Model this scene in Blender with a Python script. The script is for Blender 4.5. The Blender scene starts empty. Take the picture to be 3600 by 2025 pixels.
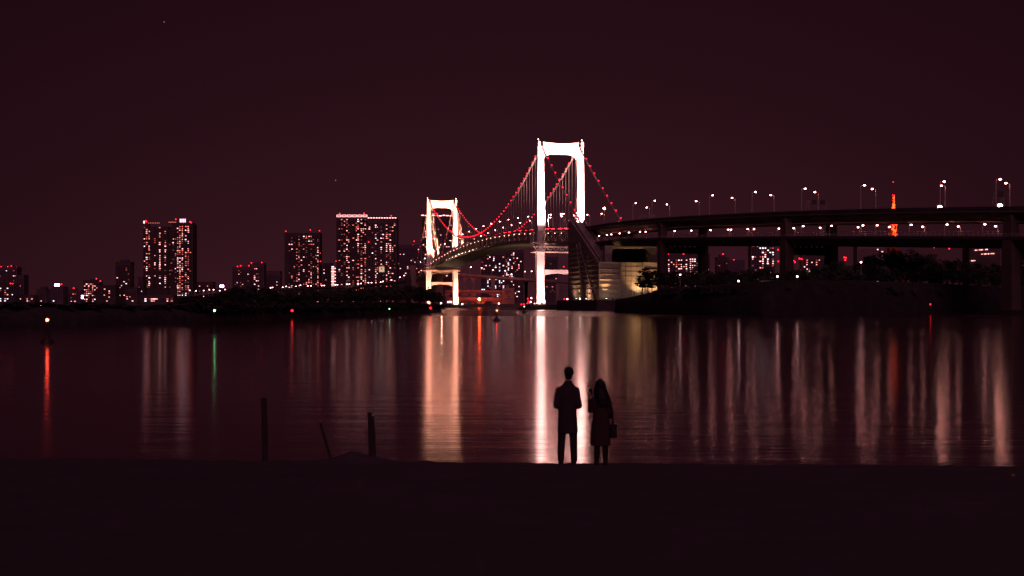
import bpy, bmesh, math, random
from mathutils import Vector, Matrix, Euler, noise as mnoise

R = math.radians
scene = bpy.context.scene
COL = scene.collection

# ------------------------------------------------------------------ camera
CAM_H = 4.0          # eye height above the water of the bay
F_PX = 4692.0        # focal length in photograph pixels (3600 wide)
CX, HOR = 1800.0, 1070.0
cam_d = bpy.data.cameras.new('camera')
cam_d.sensor_width = 36.0
cam_d.lens = 36.0 * F_PX / 3600.0
cam_d.shift_y = (HOR - 1012.5) / 3600.0
cam_d.clip_start = 0.1
cam_d.clip_end = 20000.0
cam = bpy.data.objects.new('camera', cam_d)
cam.location = (0, 0, CAM_H)
cam.rotation_euler = (R(90), 0, 0)
COL.objects.link(cam)
scene.camera = cam

# ------------------------------------------------------------------ world: night sky with city glow
SKY_HIGH = (0.0112, 0.0024, 0.0052)
SKY_LOW = (0.0450, 0.0106, 0.0160)
world = bpy.data.worlds.new('World')
scene.world = world
world.use_nodes = True
wn = world.node_tree
wn.nodes.clear()
def wnode(t, **kw):
    n = wn.nodes.new(t)
    for k, v in kw.items():
        setattr(n, k, v)
    return n
def wmath(op, a, b=None, clamp=False):
    n = wnode('ShaderNodeMath', operation=op, use_clamp=clamp)
    for i, v in enumerate((a, b)):
        if v is None:
            continue
        if isinstance(v, (int, float)):
            n.inputs[i].default_value = v
        else:
            wn.links.new(v, n.inputs[i])
    return n.outputs[0]
tc = wnode('ShaderNodeTexCoord')
sep = wnode('ShaderNodeSeparateXYZ')
wn.links.new(tc.outputs['Generated'], sep.inputs[0])
zz = wmath('MAXIMUM', sep.outputs['Z'], 0.0)
vert = wmath('POWER', 2.718, wmath('MULTIPLY', zz, -6.0))           # glow dies off with height
az = wmath('POWER', wmath('MAXIMUM', sep.outputs['Y'], 0.0), 14.0)   # brighter above the lit bridge and city
glow = wmath('MULTIPLY', vert, wmath('ADD', wmath('MULTIPLY', az, 0.82), 0.10))
mix = wnode('ShaderNodeMix', data_type='RGBA')
wn.links.new(glow, mix.inputs[0])
mix.inputs[6].default_value = (*SKY_HIGH, 1)
mix.inputs[7].default_value = (*SKY_LOW, 1)
bg = wnode('ShaderNodeBackground')
bg.inputs['Strength'].default_value = 1.0
wn.links.new(mix.outputs[2], bg.inputs['Color'])
wo = wnode('ShaderNodeOutputWorld')
wn.links.new(bg.outputs[0], wo.inputs['Surface'])

# ------------------------------------------------------------------ one weak, very soft moon / town glow from behind
sun_d = bpy.data.lights.new('sun', 'SUN')
sun_d.energy = 0.30
sun_d.angle = R(50)
sun_d.color = (1.0, 0.34, 0.56)
sun = bpy.data.objects.new('sun', sun_d)
sun.rotation_euler = (R(58), 0, R(8))
COL.objects.link(sun)

# ------------------------------------------------------------------ colour management and sampling
vs = scene.view_settings
vs.view_transform = 'Standard'
vs.look = 'None'
vs.exposure = 0.0
vs.gamma = 1.0
vs.use_curve_mapping = False
scene.render.engine = 'CYCLES'
cy = scene.cycles
cy.use_denoising = True
cy.max_bounces = 6
cy.diffuse_bounces = 2
cy.glossy_bounces = 3
cy.sample_clamp_indirect = 60.0
try:
    cy.use_light_tree = True
except Exception:
    pass

# ------------------------------------------------------------------ helpers: places
def P(px, py, Y):
    """Point that shows at photograph pixel (px, py) when it stands Y metres away."""
    return Vector(((px - CX) / F_PX * Y, Y, CAM_H + (HOR - py) / F_PX * Y))
def XA(px, Y):
    return (px - CX) / F_PX * Y
def ZA(py, Y):
    return CAM_H + (HOR - py) / F_PX * Y

# ------------------------------------------------------------------ helpers: materials
MATS = {}
def nodes_of(m):
    m.use_nodes = True
    nt = m.node_tree
    return nt, nt.nodes['Principled BSDF']
def mat(name, col, rough=0.75, metal=0.0, var=0.25, scale=0.3, bump=0.0, bscale=None, stretch=None):
    """Plain painted / concrete / leaf surface with procedural mottling."""
    if name in MATS:
        return MATS[name]
    m = bpy.data.materials.new(name)
    nt, b = nodes_of(m)
    tcn = nt.nodes.new('ShaderNodeTexCoord')
    vec = tcn.outputs['Object']
    if stretch:
        mp = nt.nodes.new('ShaderNodeMapping')
        mp.inputs['Scale'].default_value = stretch
        nt.links.new(vec, mp.inputs[0])
        vec = mp.outputs[0]
    nz = nt.nodes.new('ShaderNodeTexNoise')
    nz.inputs['Scale'].default_value = scale
    nz.inputs['Detail'].default_value = 5
    nt.links.new(vec, nz.inputs['Vector'])
    rp = nt.nodes.new('ShaderNodeValToRGB')
    lo = [max(0, c * (1 - var)) for c in col]
    hi = [min(1, c * (1 + var)) for c in col]
    rp.color_ramp.elements[0].position = 0.3
    rp.color_ramp.elements[1].position = 0.7
    rp.color_ramp.elements[0].color = (*lo, 1)
    rp.color_ramp.elements[1].color = (*hi, 1)
    nt.links.new(nz.outputs['Fac'], rp.inputs[0])
    nt.links.new(rp.outputs[0], b.inputs['Base Color'])
    b.inputs['Roughness'].default_value = rough
    b.inputs['Metallic'].default_value = metal
    b.inputs['Specular IOR Level'].default_value = 0.3
    if bump:
        n2 = nt.nodes.new('ShaderNodeTexNoise')
        n2.inputs['Scale'].default_value = bscale or scale * 6
        n2.inputs['Detail'].default_value = 6
        nt.links.new(vec, n2.inputs['Vector'])
        bp = nt.nodes.new('ShaderNodeBump')
        bp.inputs['Strength'].default_value = bump
        nt.links.new(n2.outputs['Fac'], bp.inputs['Height'])
        nt.links.new(bp.outputs[0], b.inputs['Normal'])
    MATS[name] = m
    return m
def emit(name, col, strength, sampled=True):
    if name in MATS:
        return MATS[name]
    m = bpy.data.materials.new(name)
    nt, b = nodes_of(m)
    b.inputs['Base Color'].default_value = (0.05, 0.05, 0.05, 1)
    b.inputs['Emission Color'].default_value = (*col, 1)
    b.inputs['Emission Strength'].default_value = strength
    b.inputs['Roughness'].default_value = 0.4
    if not sampled:
        m.cycles.emission_sampling = 'NONE'
    MATS[name] = m
    return m

STEEL_W = mat('tower_paint', (0.78, 0.76, 0.72), 0.5, 0, 0.05, 0.08)
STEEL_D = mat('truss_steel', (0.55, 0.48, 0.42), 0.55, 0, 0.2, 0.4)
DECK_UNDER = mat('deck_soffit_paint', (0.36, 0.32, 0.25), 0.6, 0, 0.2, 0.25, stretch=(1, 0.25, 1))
CABLE = mat('cable_wrap', (0.55, 0.50, 0.46), 0.6, 0, 0.15, 0.6)
CONC = mat('concrete', (0.36, 0.33, 0.29), 0.85, 0, 0.18, 0.12, 0.15, 0.8)
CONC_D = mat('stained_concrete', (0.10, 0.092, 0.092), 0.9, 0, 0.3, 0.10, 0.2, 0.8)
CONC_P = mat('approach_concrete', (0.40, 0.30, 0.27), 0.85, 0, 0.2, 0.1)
ASPH = mat('asphalt', (0.05, 0.05, 0.05), 0.9, 0, 0.25, 1.5)
DARKM = mat('dark_metal', (0.06, 0.055, 0.055), 0.5, 0.3, 0.2, 1.0)
GREYM = mat('galvanised_metal', (0.42, 0.40, 0.38), 0.45, 0.3, 0.15, 1.5)
WALL_A = mat('facade_brown', (0.13, 0.095, 0.095), 0.8, 0, 0.2, 0.05)
WALL_B = mat('facade_grey', (0.16, 0.12, 0.13), 0.8, 0, 0.2, 0.05)
WALL_C = mat('facade_violet_grey', (0.19, 0.13, 0.16), 0.8, 0, 0.15, 0.05)
WALL_L = mat('facade_pale', (0.36, 0.28, 0.28), 0.8, 0, 0.12, 0.05)
GLASS_D = mat('unlit_glass', (0.03, 0.025, 0.03), 0.12, 0, 0.3, 0.2)
SLAB = mat('balcony_slab', (0.20, 0.155, 0.155), 0.8, 0, 0.2, 0.1)
LEAF = mat('leaf_dark', (0.10, 0.12, 0.09), 0.8, 0, 0.4, 0.6)
LEAF_P = mat('pine_needles', (0.075, 0.09, 0.06), 0.8, 0, 0.4, 0.8)
BARK = mat('bark', (0.08, 0.07, 0.065), 0.95, 0, 0.3, 3.0, 0.4, 8)
STONE = mat('bank_stone', (0.075, 0.075, 0.075), 0.95, 0, 0.35, 0.5, 0.4, 1.5)
SOIL = mat('park_soil', (0.042, 0.043, 0.042), 0.95, 0, 0.3, 0.2, 0.3, 2)
WOODP = mat('weathered_wood', (0.055, 0.045, 0.042), 0.9, 0, 0.4, 6, 0.4, 20, (6, 6, 1))

L_WARM = emit('lamp_warm_white', (1.0, 0.34, 0.31), 42)
L_WHITE = emit('lamp_white', (1.0, 0.50, 0.50), 16)
L_LOW = emit('lamp_lower_deck', (1.0, 0.34, 0.31), 34)
L_RED = emit('lamp_red', (1.0, 0.010, 0.022), 5.5)
L_REDF = emit('beacon_red', (1.0, 0.012, 0.03), 6, False)
L_ORANGE = emit('lamp_sodium', (1.0, 0.07, 0.015), 260)
L_TRUSS = emit('truss_lamp_glow', (1.0, 0.50, 0.36), 95)
POSTM = mat('pale_lamp_post', (0.68, 0.62, 0.58), 0.5, 0, 0.1, 2)
L_FLOODW = emit('flood_lens_white', (1.0, 0.90, 0.80), 60)
L_FLOODY = emit('flood_lens_yellow', (1.0, 0.80, 0.48), 40)
L_BIGY = emit('flood_big_warm', (1.0, 0.40, 0.29), 80)
L_GREEN = emit('lamp_green', (0.35, 1.0, 0.42), 7)
L_BUOYR = emit('buoy_lamp_red', (1.0, 0.06, 0.03), 30)
L_PURPLE = emit('sign_violet_white', (0.85, 0.52, 1.0), 16)
L_CROWN = emit('crown_light_pink', (1.0, 0.55, 0.75), 2.6, False)
L_SIGNY = emit('sign_cream', (1.0, 0.62, 0.40), 0.7, False)
L_TAIL = emit('tail_lamp_red', (1.0, 0.008, 0.02), 110)
L_HEAD = emit('head_lamp', (1.0, 0.9, 0.8), 20)
L_TTOWER = emit('orange_tower_lamp', (1.0, 0.075, 0.012), 6, False)
L_STAR = emit('star_point', (1.0, 0.9, 0.85), 0.25, False)
WIN = [emit('window_orange', (1.0, 0.20, 0.14), 1.9, False),
       emit('window_cream', (1.0, 0.36, 0.31), 2.5, False),
       emit('window_white', (1.0, 0.45, 0.45), 3.6, False),
       emit('window_dim_red', (0.8, 0.09, 0.07), 0.9, False),
       emit('window_cool', (0.86, 0.84, 1.0), 3.0, False),
       emit('window_dim', (0.55, 0.22, 0.22), 0.4, False)]

# ------------------------------------------------------------------ helpers: meshes and objects
ORG = {}
def new_mesh(name, verts, faces, mats, fmat=None, smooth=False):
    me = bpy.data.meshes.new(name)
    me.from_pydata([tuple(v) for v in verts], [], faces)
    for m in (mats if isinstance(mats, (list, tuple)) else [mats]):
        me.materials.append(m)
    if fmat:
        me.polygons.foreach_set('material_index', fmat)
    if smooth:
        me.polygons.foreach_set('use_smooth', [True] * len(me.polygons))
    me.update()
    return me
def link(name, data, parent=None, wloc=(0, 0, 0), rot=None, scale=None, quat=None):
    o = bpy.data.objects.new(name, data)
    COL.objects.link(o)
    w = Vector(wloc)
    if parent is not None:
        o.parent = parent
        o.location = w - ORG.get(parent.name, Vector())
    else:
        o.location = w
    if rot is not None:
        o.rotation_euler = rot
    if quat is not None:
        o.rotation_mode = 'QUATERNION'
        o.rotation_quaternion = quat
    if scale is not None:
        o.scale = scale
    ORG[o.name] = w
    return o
def tag(o, label=None, cat=None, group=None, kind=None):
    if label:
        o['label'] = label
    if cat:
        o['category'] = cat
    if group:
        o['group'] = group
    if kind:
        o['kind'] = kind
    return o
def thing(name, label, cat, wloc=(0, 0, 0), group=None):
    return tag(link(name, None, None, wloc), label, cat, group)

class MB:
    """Collects shapes in world coordinates; build() makes one mesh object of them."""
    def __init__(self):
        self.v, self.f, self.m = [], [], []
        self.mi = 0
    def add(self, vs_, fs_):
        o = len(self.v)
        self.v += [Vector(x) for x in vs_]
        self.f += [tuple(i + o for i in f) for f in fs_]
        self.m += [self.mi] * len(fs_)
        return self
    def box(self, c, s, ax=None):
        c = Vector(c)
        a = ax or (Vector((1, 0, 0)), Vector((0, 1, 0)), Vector((0, 0, 1)))
        h = [a[i] * (s[i] / 2) for i in range(3)]
        vs_ = [c + h[0] * i + h[1] * j + h[2] * k for i in (-1, 1) for j in (-1, 1) for k in (-1, 1)]
        return self.add(vs_, [(0, 1, 3, 2), (4, 6, 7, 5), (0, 4, 5, 1), (2, 3, 7, 6), (0, 2, 6, 4), (1, 5, 7, 3)])
    def beam(self, a, b, w, h=None, up=Vector((0, 0, 1))):
        a, b = Vector(a), Vector(b)
        h = h or w
        d = b - a
        z = d.normalized()
        u = up if abs(z.dot(up)) < 0.98 else Vector((1, 0, 0))
        x = z.cross(u).normalized()
        y = x.cross(z).normalized()
        return self.box((a + b) / 2, (w, h, d.length), (x, y, z))
    def tube(self, pts, rad, n=8, cap=True):
        pts = [Vector(p) for p in pts]
        if isinstance(rad, (int, float)):
            rad = [rad] * len(pts)
        vs_, fs_ = [], []
        ref = None
        for i, p in enumerate(pts):
            t = (pts[min(i + 1, len(pts) - 1)] - pts[max(i - 1, 0)]).normalized()
            if ref is None:
                ref = Vector((1, 0, 0)) if abs(t.x) < 0.9 else Vector((0, 1, 0))
            x = (ref - t * ref.dot(t)).normalized()
            ref = x
            y = t.cross(x)
            for k in range(n):
                a = 2 * math.pi * k / n
                vs_.append(p + (x * math.cos(a) + y * math.sin(a)) * rad[i])
        for i in range(len(pts) - 1):
            for k in range(n):
                k2 = (k + 1) % n
                fs_.append((i * n + k, i * n + k2, (i + 1) * n + k2, (i + 1) * n + k))
        if cap:
            fs_.append(tuple(range(n - 1, -1, -1)))
            fs_.append(tuple((len(pts) - 1) * n + k for k in range(n)))
        return self.add(vs_, fs_)
    def ball(self, c, r, n=8, m=5, sz=1.0, sx=1.0, sy=1.0):
        c = Vector(c)
        vs_ = [c + Vector((0, 0, -r * sz))]
        for i in range(1, m):
            ph = -math.pi / 2 + math.pi * i / m
            for k in range(n):
                a = 2 * math.pi * k / n
                vs_.append(c + Vector((r * sx * math.cos(ph) * math.cos(a), r * sy * math.cos(ph) * math.sin(a), r * sz * math.sin(ph))))
        vs_.append(c + Vector((0, 0, r * sz)))
        fs_ = []
        for k in range(n):
            k2 = (k + 1) % n
            fs_.append((0, 1 + k2, 1 + k))
            for i in range(m - 2):
                a0 = 1 + i * n
                fs_.append((a0 + k, a0 + k2, a0 + n + k2, a0 + n + k))
            fs_.append((1 + (m - 2) * n + k, 1 + (m - 2) * n + k2, len(vs_) - 1))
        return self.add(vs_, fs_)
    def prism(self, poly, off):
        """Closed polygon (3-D points) pushed along the vector off."""
        off = Vector(off)
        n = len(poly)
        p = [Vector(q) for q in poly]
        vs_ = p + [q + off for q in p]
        fs_ = [tuple(range(n - 1, -1, -1)), tuple(range(n, 2 * n))]
        fs_ += [(i, (i + 1) % n, n + (i + 1) % n, n + i) for i in range(n)]
        return self.add(vs_, fs_)
    def loft(self, rings, close=True, caps=True):
        n = len(rings[0])
        vs_ = [Vector(p) for r in rings for p in r]
        fs_ = []
        for i in range(len(rings) - 1):
            for k in range(n if close else n - 1):
                k2 = (k + 1) % n
                fs_.append((i * n + k, i * n + k2, (i + 1) * n + k2, (i + 1) * n + k))
        if caps and close:
            fs_.append(tuple(range(n - 1, -1, -1)))
            fs_.append(tuple((len(rings) - 1) * n + k for k in range(n)))
        return self.add(vs_, fs_)
    def mesh(self, name, mats, smooth=False, origin=(0, 0, 0)):
        o = Vector(origin)
        me = new_mesh(name, [v - o for v in self.v], self.f, mats, self.m if isinstance(mats, (list, tuple)) else None, smooth)
        bm = bmesh.new()
        bm.from_mesh(me)
        bmesh.ops.recalc_face_normals(bm, faces=bm.faces[:])
        bm.to_mesh(me)
        bm.free()
        return me
    def build(self, name, mats, parent=None, smooth=False, origin=None):
        if origin is None:
            origin = ORG.get(parent.name, Vector()) if parent is not None else Vector()
        return link(name, self.mesh(name, mats, smooth, origin), parent, origin)

def copy_tree(o, parent=None):
    c = o.copy()
    COL.objects.link(c)
    c.parent = parent
    for ch in list(o.children):
        copy_tree(ch, c)
    return c

UNIT_BEAM = {}
def strut(name, a, b, w, h, m, parent):
    """A straight member: the shared unit beam stretched between two points."""
    if m.name not in UNIT_BEAM:
        UNIT_BEAM[m.name] = MB().box((0, 0, 0), (1, 1, 1)).mesh('beam_' + m.name, m)
    a, b = Vector(a), Vector(b)
    d = b - a
    return link(name, UNIT_BEAM[m.name], parent, (a + b) / 2, quat=d.to_track_quat('Z', 'Y'), scale=(w, h, d.length))

ORD = 'first second third fourth fifth sixth seventh eighth ninth tenth eleventh twelfth thirteenth fourteenth fifteenth sixteenth seventeenth eighteenth nineteenth'.split()
for _t in ('twent', 'thirt', 'fort', 'fift'):
    ORD.append(_t + 'ieth')
    ORD += [_t + 'y-' + o for o in ORD[:9]]

def spot(name, parent, loc, target, power, col, size=45, blend=0.8, radius=0.5):
    d = bpy.data.lights.new(name, 'SPOT')
    d.energy = power
    d.color = col
    d.spot_size = R(size)
    d.spot_blend = blend
    d.shadow_soft_size = radius
    o = link(name, d, parent, loc)
    o.rotation_mode = 'QUATERNION'
    o.rotation_quaternion = (Vector(target) - Vector(loc)).to_track_quat('-Z', 'Y')
    return o
def floodlight(label, loc, target, power, col, size=45, lens=None, big=1.0, group=None, radius=0.5):
    """Box lamp on a yoke; its lens glows and its spot throws the light."""
    loc, target = Vector(loc), Vector(target)
    z = (target - loc).normalized()
    x = z.cross(Vector((0, 0, 1))).normalized()
    y = x.cross(z)
    root = thing('floodlight', label, 'floodlight', loc - Vector((0, 0, 0.9 * big)), group)
    b = MB()
    b.box(loc - z * 0.25 * big, (0.9 * big, 0.7 * big, 0.4 * big), (x, y, z))
    b.build('housing', DARKM, root)
    b = MB()
    b.box(loc - z * 0.02 * big, (0.78 * big, 0.58 * big, 0.03 * big), (x, y, z))
    b.build('lens', lens or L_FLOODW, root)
    b = MB()
    for s in (-1, 1):
        b.beam(loc - z * 0.25 * big + x * 0.52 * big * s, loc - z * 0.25 * big + x * 0.52 * big * s - Vector((0, 0, 0.9 * big)), 0.08 * big)
    b.beam(loc - z * 0.25 * big - x * 0.56 * big - Vector((0, 0, 0.86 * big)), loc - z * 0.25 * big + x * 0.56 * big - Vector((0, 0, 0.86 * big)), 0.12 * big)
    b.build('yoke', DARKM, root)
    if power:
        spot('flood_beam', root, loc + z * 0.06 * big, target, power, col, size, 0.9, radius)
    return root
FLOODK, ANK = 3.2, 1.0

# ================================================================== SETTING
# ---- the bay
def water_material():
    m = bpy.data.materials.new('bay_water')
    nt, b = nodes_of(m)
    N, Lk = nt.nodes, nt.links
    b.inputs['Base Color'].default_value = (0.07, 0.02, 0.032, 1)
    b.inputs['IOR'].default_value = 1.33
    tcn = N.new('ShaderNodeTexCoord')
    sp = N.new('ShaderNodeSeparateXYZ')
    Lk.new(tcn.outputs['Object'], sp.inputs[0])
    # wind lanes: smooth strips and ruffled strips lying across the bay
    mp0 = N.new('ShaderNodeMapping')
    mp0.inputs['Scale'].default_value = (0.004, 0.02, 1)
    Lk.new(tcn.outputs['Object'], mp0.inputs[0])
    n0 = N.new('ShaderNodeTexNoise')
    n0.inputs['Scale'].default_value = 1.0
    n0.inputs['Detail'].default_value = 3
    Lk.new(mp0.outputs[0], n0.inputs['Vector'])
    jit = N.new('ShaderNodeMath'); jit.operation = 'MULTIPLY_ADD'
    Lk.new(n0.outputs['Fac'], jit.inputs[0]); jit.inputs[1].default_value = 90; jit.inputs[2].default_value = -45
    yy = N.new('ShaderNodeMath'); yy.operation = 'ADD'
    Lk.new(sp.outputs['Y'], yy.inputs[0]); Lk.new(jit.outputs[0], yy.inputs[1])
    dv = N.new('ShaderNodeMath'); dv.operation = 'DIVIDE'; dv.use_clamp = True
    Lk.new(yy.outputs[0], dv.inputs[0]); dv.inputs[1].default_value = 1000
    rp = N.new('ShaderNodeValToRGB')
    els = rp.color_ramp.elements
    els[0].position = 0.0; els[0].color = (WR[0],) * 3 + (1,)
    els[1].position = 1.0; els[1].color = (WR[4],) * 3 + (1,)
    for pos, v in ((0.17, WR[1]), (0.23, WR[2]), (0.42, WR[2]), (0.50, WR[3])):
        e = els.new(pos); e.color = (v,) * 3 + (1,)
    Lk.new(dv.outputs[0], rp.inputs[0])
    Lk.new(rp.outputs[0], b.inputs['Roughness'])
    # ripples, longer across the view than along it
    hs = []
    for sc_, w in (((0.45, 2.6, 1), 1.0), ((0.09, 0.55, 1), 2.2)):
        mp = N.new('ShaderNodeMapping')
        mp.inputs['Scale'].default_value = sc_
        mp.inputs['Rotation'].default_value = (0, 0, 0.06)
        Lk.new(tcn.outputs['Object'], mp.inputs[0])
        nz = N.new('ShaderNodeTexNoise')
        nz.inputs['Scale'].default_value = 1.0
        nz.inputs['Detail'].default_value = 4
        Lk.new(mp.outputs[0], nz.inputs['Vector'])
        ml = N.new('ShaderNodeMath'); ml.operation = 'MULTIPLY'
        Lk.new(nz.outputs['Fac'], ml.inputs[0]); ml.inputs[1].default_value = w
        hs.append(ml.outputs[0])
    ad = N.new('ShaderNodeMath'); ad.operation = 'ADD'
    Lk.new(hs[0], ad.inputs[0]); Lk.new(hs[1], ad.inputs[1])
    bp = N.new('ShaderNodeBump')
    bp.inputs['Strength'].default_value = 1.0
    bp.inputs['Distance'].default_value = WBUMP
    Lk.new(ad.outputs[0], bp.inputs['Height'])
    Lk.new(bp.outputs[0], b.inputs['Normal'])
    return m
WR = (0.125, 0.12, 0.105, 0.24, 0.28)
WBUMP = 0.006
b = MB()
b.add([(-7000, -60, 0), (7000, -60, 0), (7000, 9500, 0), (-7000, 9500, 0)], [(0, 1, 2, 3)])
tag(b.build('bay_water', water_material()), kind='structure')

# ---- the beach the photographer and the couple stand on
def beach_z(x, y):
    crest = 1.017 - 0.0080 * x
    if y < 25.2:
        z = crest + 0.045 * (25.2 - y)
    else:
        z = crest - 0.30 * (y - 25.2)
    z += 0.020 * mnoise.noise(Vector((x * 1.6, y * 1.6, 3.1))) + 0.016 * mnoise.noise(Vector((x * 5, y * 5, 1.7))) + 0.011 * mnoise.noise(Vector((x * 13, y * 13, 6.2)))
    z += 0.17 * math.exp(-((x + 2.97) / 0.26) ** 2 - ((y - 25.1) / 0.5) ** 2)
    z += 0.07 * math.exp(-((x + 2.55) / 0.22) ** 2 - ((y - 25.1) / 0.5) ** 2)
    z += 0.05 * math.exp(-((x + 3.35) / 0.3) ** 2 - ((y - 25.1) / 0.5) ** 2)
    return max(z, -2.0)
def axis(segs):
    out = []
    for a, b_, n in segs:
        out += [a + (b_ - a) * i / n for i in range(n)]
    return out + [segs[-1][1]]
xs = axis([(-420, -60, 18), (-60, -12, 48), (-12, 12, 300), (12, 60, 48), (60, 420, 18)])
ys = axis([(-25, 14, 20), (14, 22, 40), (22, 27.5, 60), (27.5, 40, 20)])
vv = [(x, y, beach_z(x, y)) for y in ys for x in xs]
nx = len(xs)
ff = [(j * nx + i, j * nx + i + 1, (j + 1) * nx + i + 1, (j + 1) * nx + i) for j in range(len(ys) - 1) for i in range(nx - 1)]
SAND = mat('wet_sand', (0.105, 0.108, 0.108), 0.95, 0, 0.08, 1.2, 0.5, 30)
tag(link('beach', new_mesh('beach', vv, ff, SAND, None, True)), kind='structure')

# ---- the far shore with the city on it
def land(name, outline, z, m, z0=-3.0, slope=0.0):
    """Ground sheet with a bank: outline in (x, y)."""
    b = MB()
    n = len(outline)
    cx = sum(p[0] for p in outline) / n; cyy = sum(p[1] for p in outline) / n
    top, bot = [], []
    for (x, y) in outline:
        d = Vector((cx - x, cyy - y)).normalized()
        top.append((x + d.x * slope, y + d.y * slope, z)); bot.append((x, y, z0))
    b.add(bot + top, [(i, (i + 1) % n, n + (i + 1) % n, n + i) for i in range(n)] + [tuple(range(n, 2 * n))])
    return tag(b.build(name, m), kind='structure')
land('city_ground', [(-7000, 1700), (-1500, 1700), (-700, 1690), (-330, 1668), (-60, 1652), (120, 1662), (700, 1690), (1500, 1700), (7000, 1700), (7000, 9400), (-7000, 9400)], 4.6, CONC_D, -3, 5)

# ================================================================== SUSPENSION BRIDGE
T1 = Vector((36.3, 1007.0, 0))
T2 = Vector((-82.3, 1564.0, 0))
SPAN = (T2 - T1).length
BD = (T2 - T1).normalized()            # along the bridge, away from the viewer
BN = Vector((BD.y, -BD.x, 0))          # to the right
UP = Vector((0, 0, 1))
def B(t, s, z):
    return T1 + BD * t + BN * s + Vector((0, 0, z))
def deck_z(t):
    if t < 0:
        return 60.0 + 0.050 * t
    return 60.0 + 0.0515 * t - 1.103e-4 * t * t
CAB = 14.6
def cable_z(t):
    if t < 0:
        k = -t / 116.0
        return 123.5 + (57.5 - 123.5) * k - 4.0 * 4 * k * (1 - k) * 0.35
    if t > SPAN:
        k = (t - SPAN) / 116.0
        return 123.0 + (50.0 - 123.0) * k - 4.0 * 4 * k * (1 - k) * 0.35
    return 67.8 + 55.5 * ((t - SPAN / 2) / (SPAN / 2)) ** 2
bridge = thing('suspension_bridge', 'white floodlit suspension bridge with two towers and red cable lamps across the bay', 'bridge', B(0, 0, 0))

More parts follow.
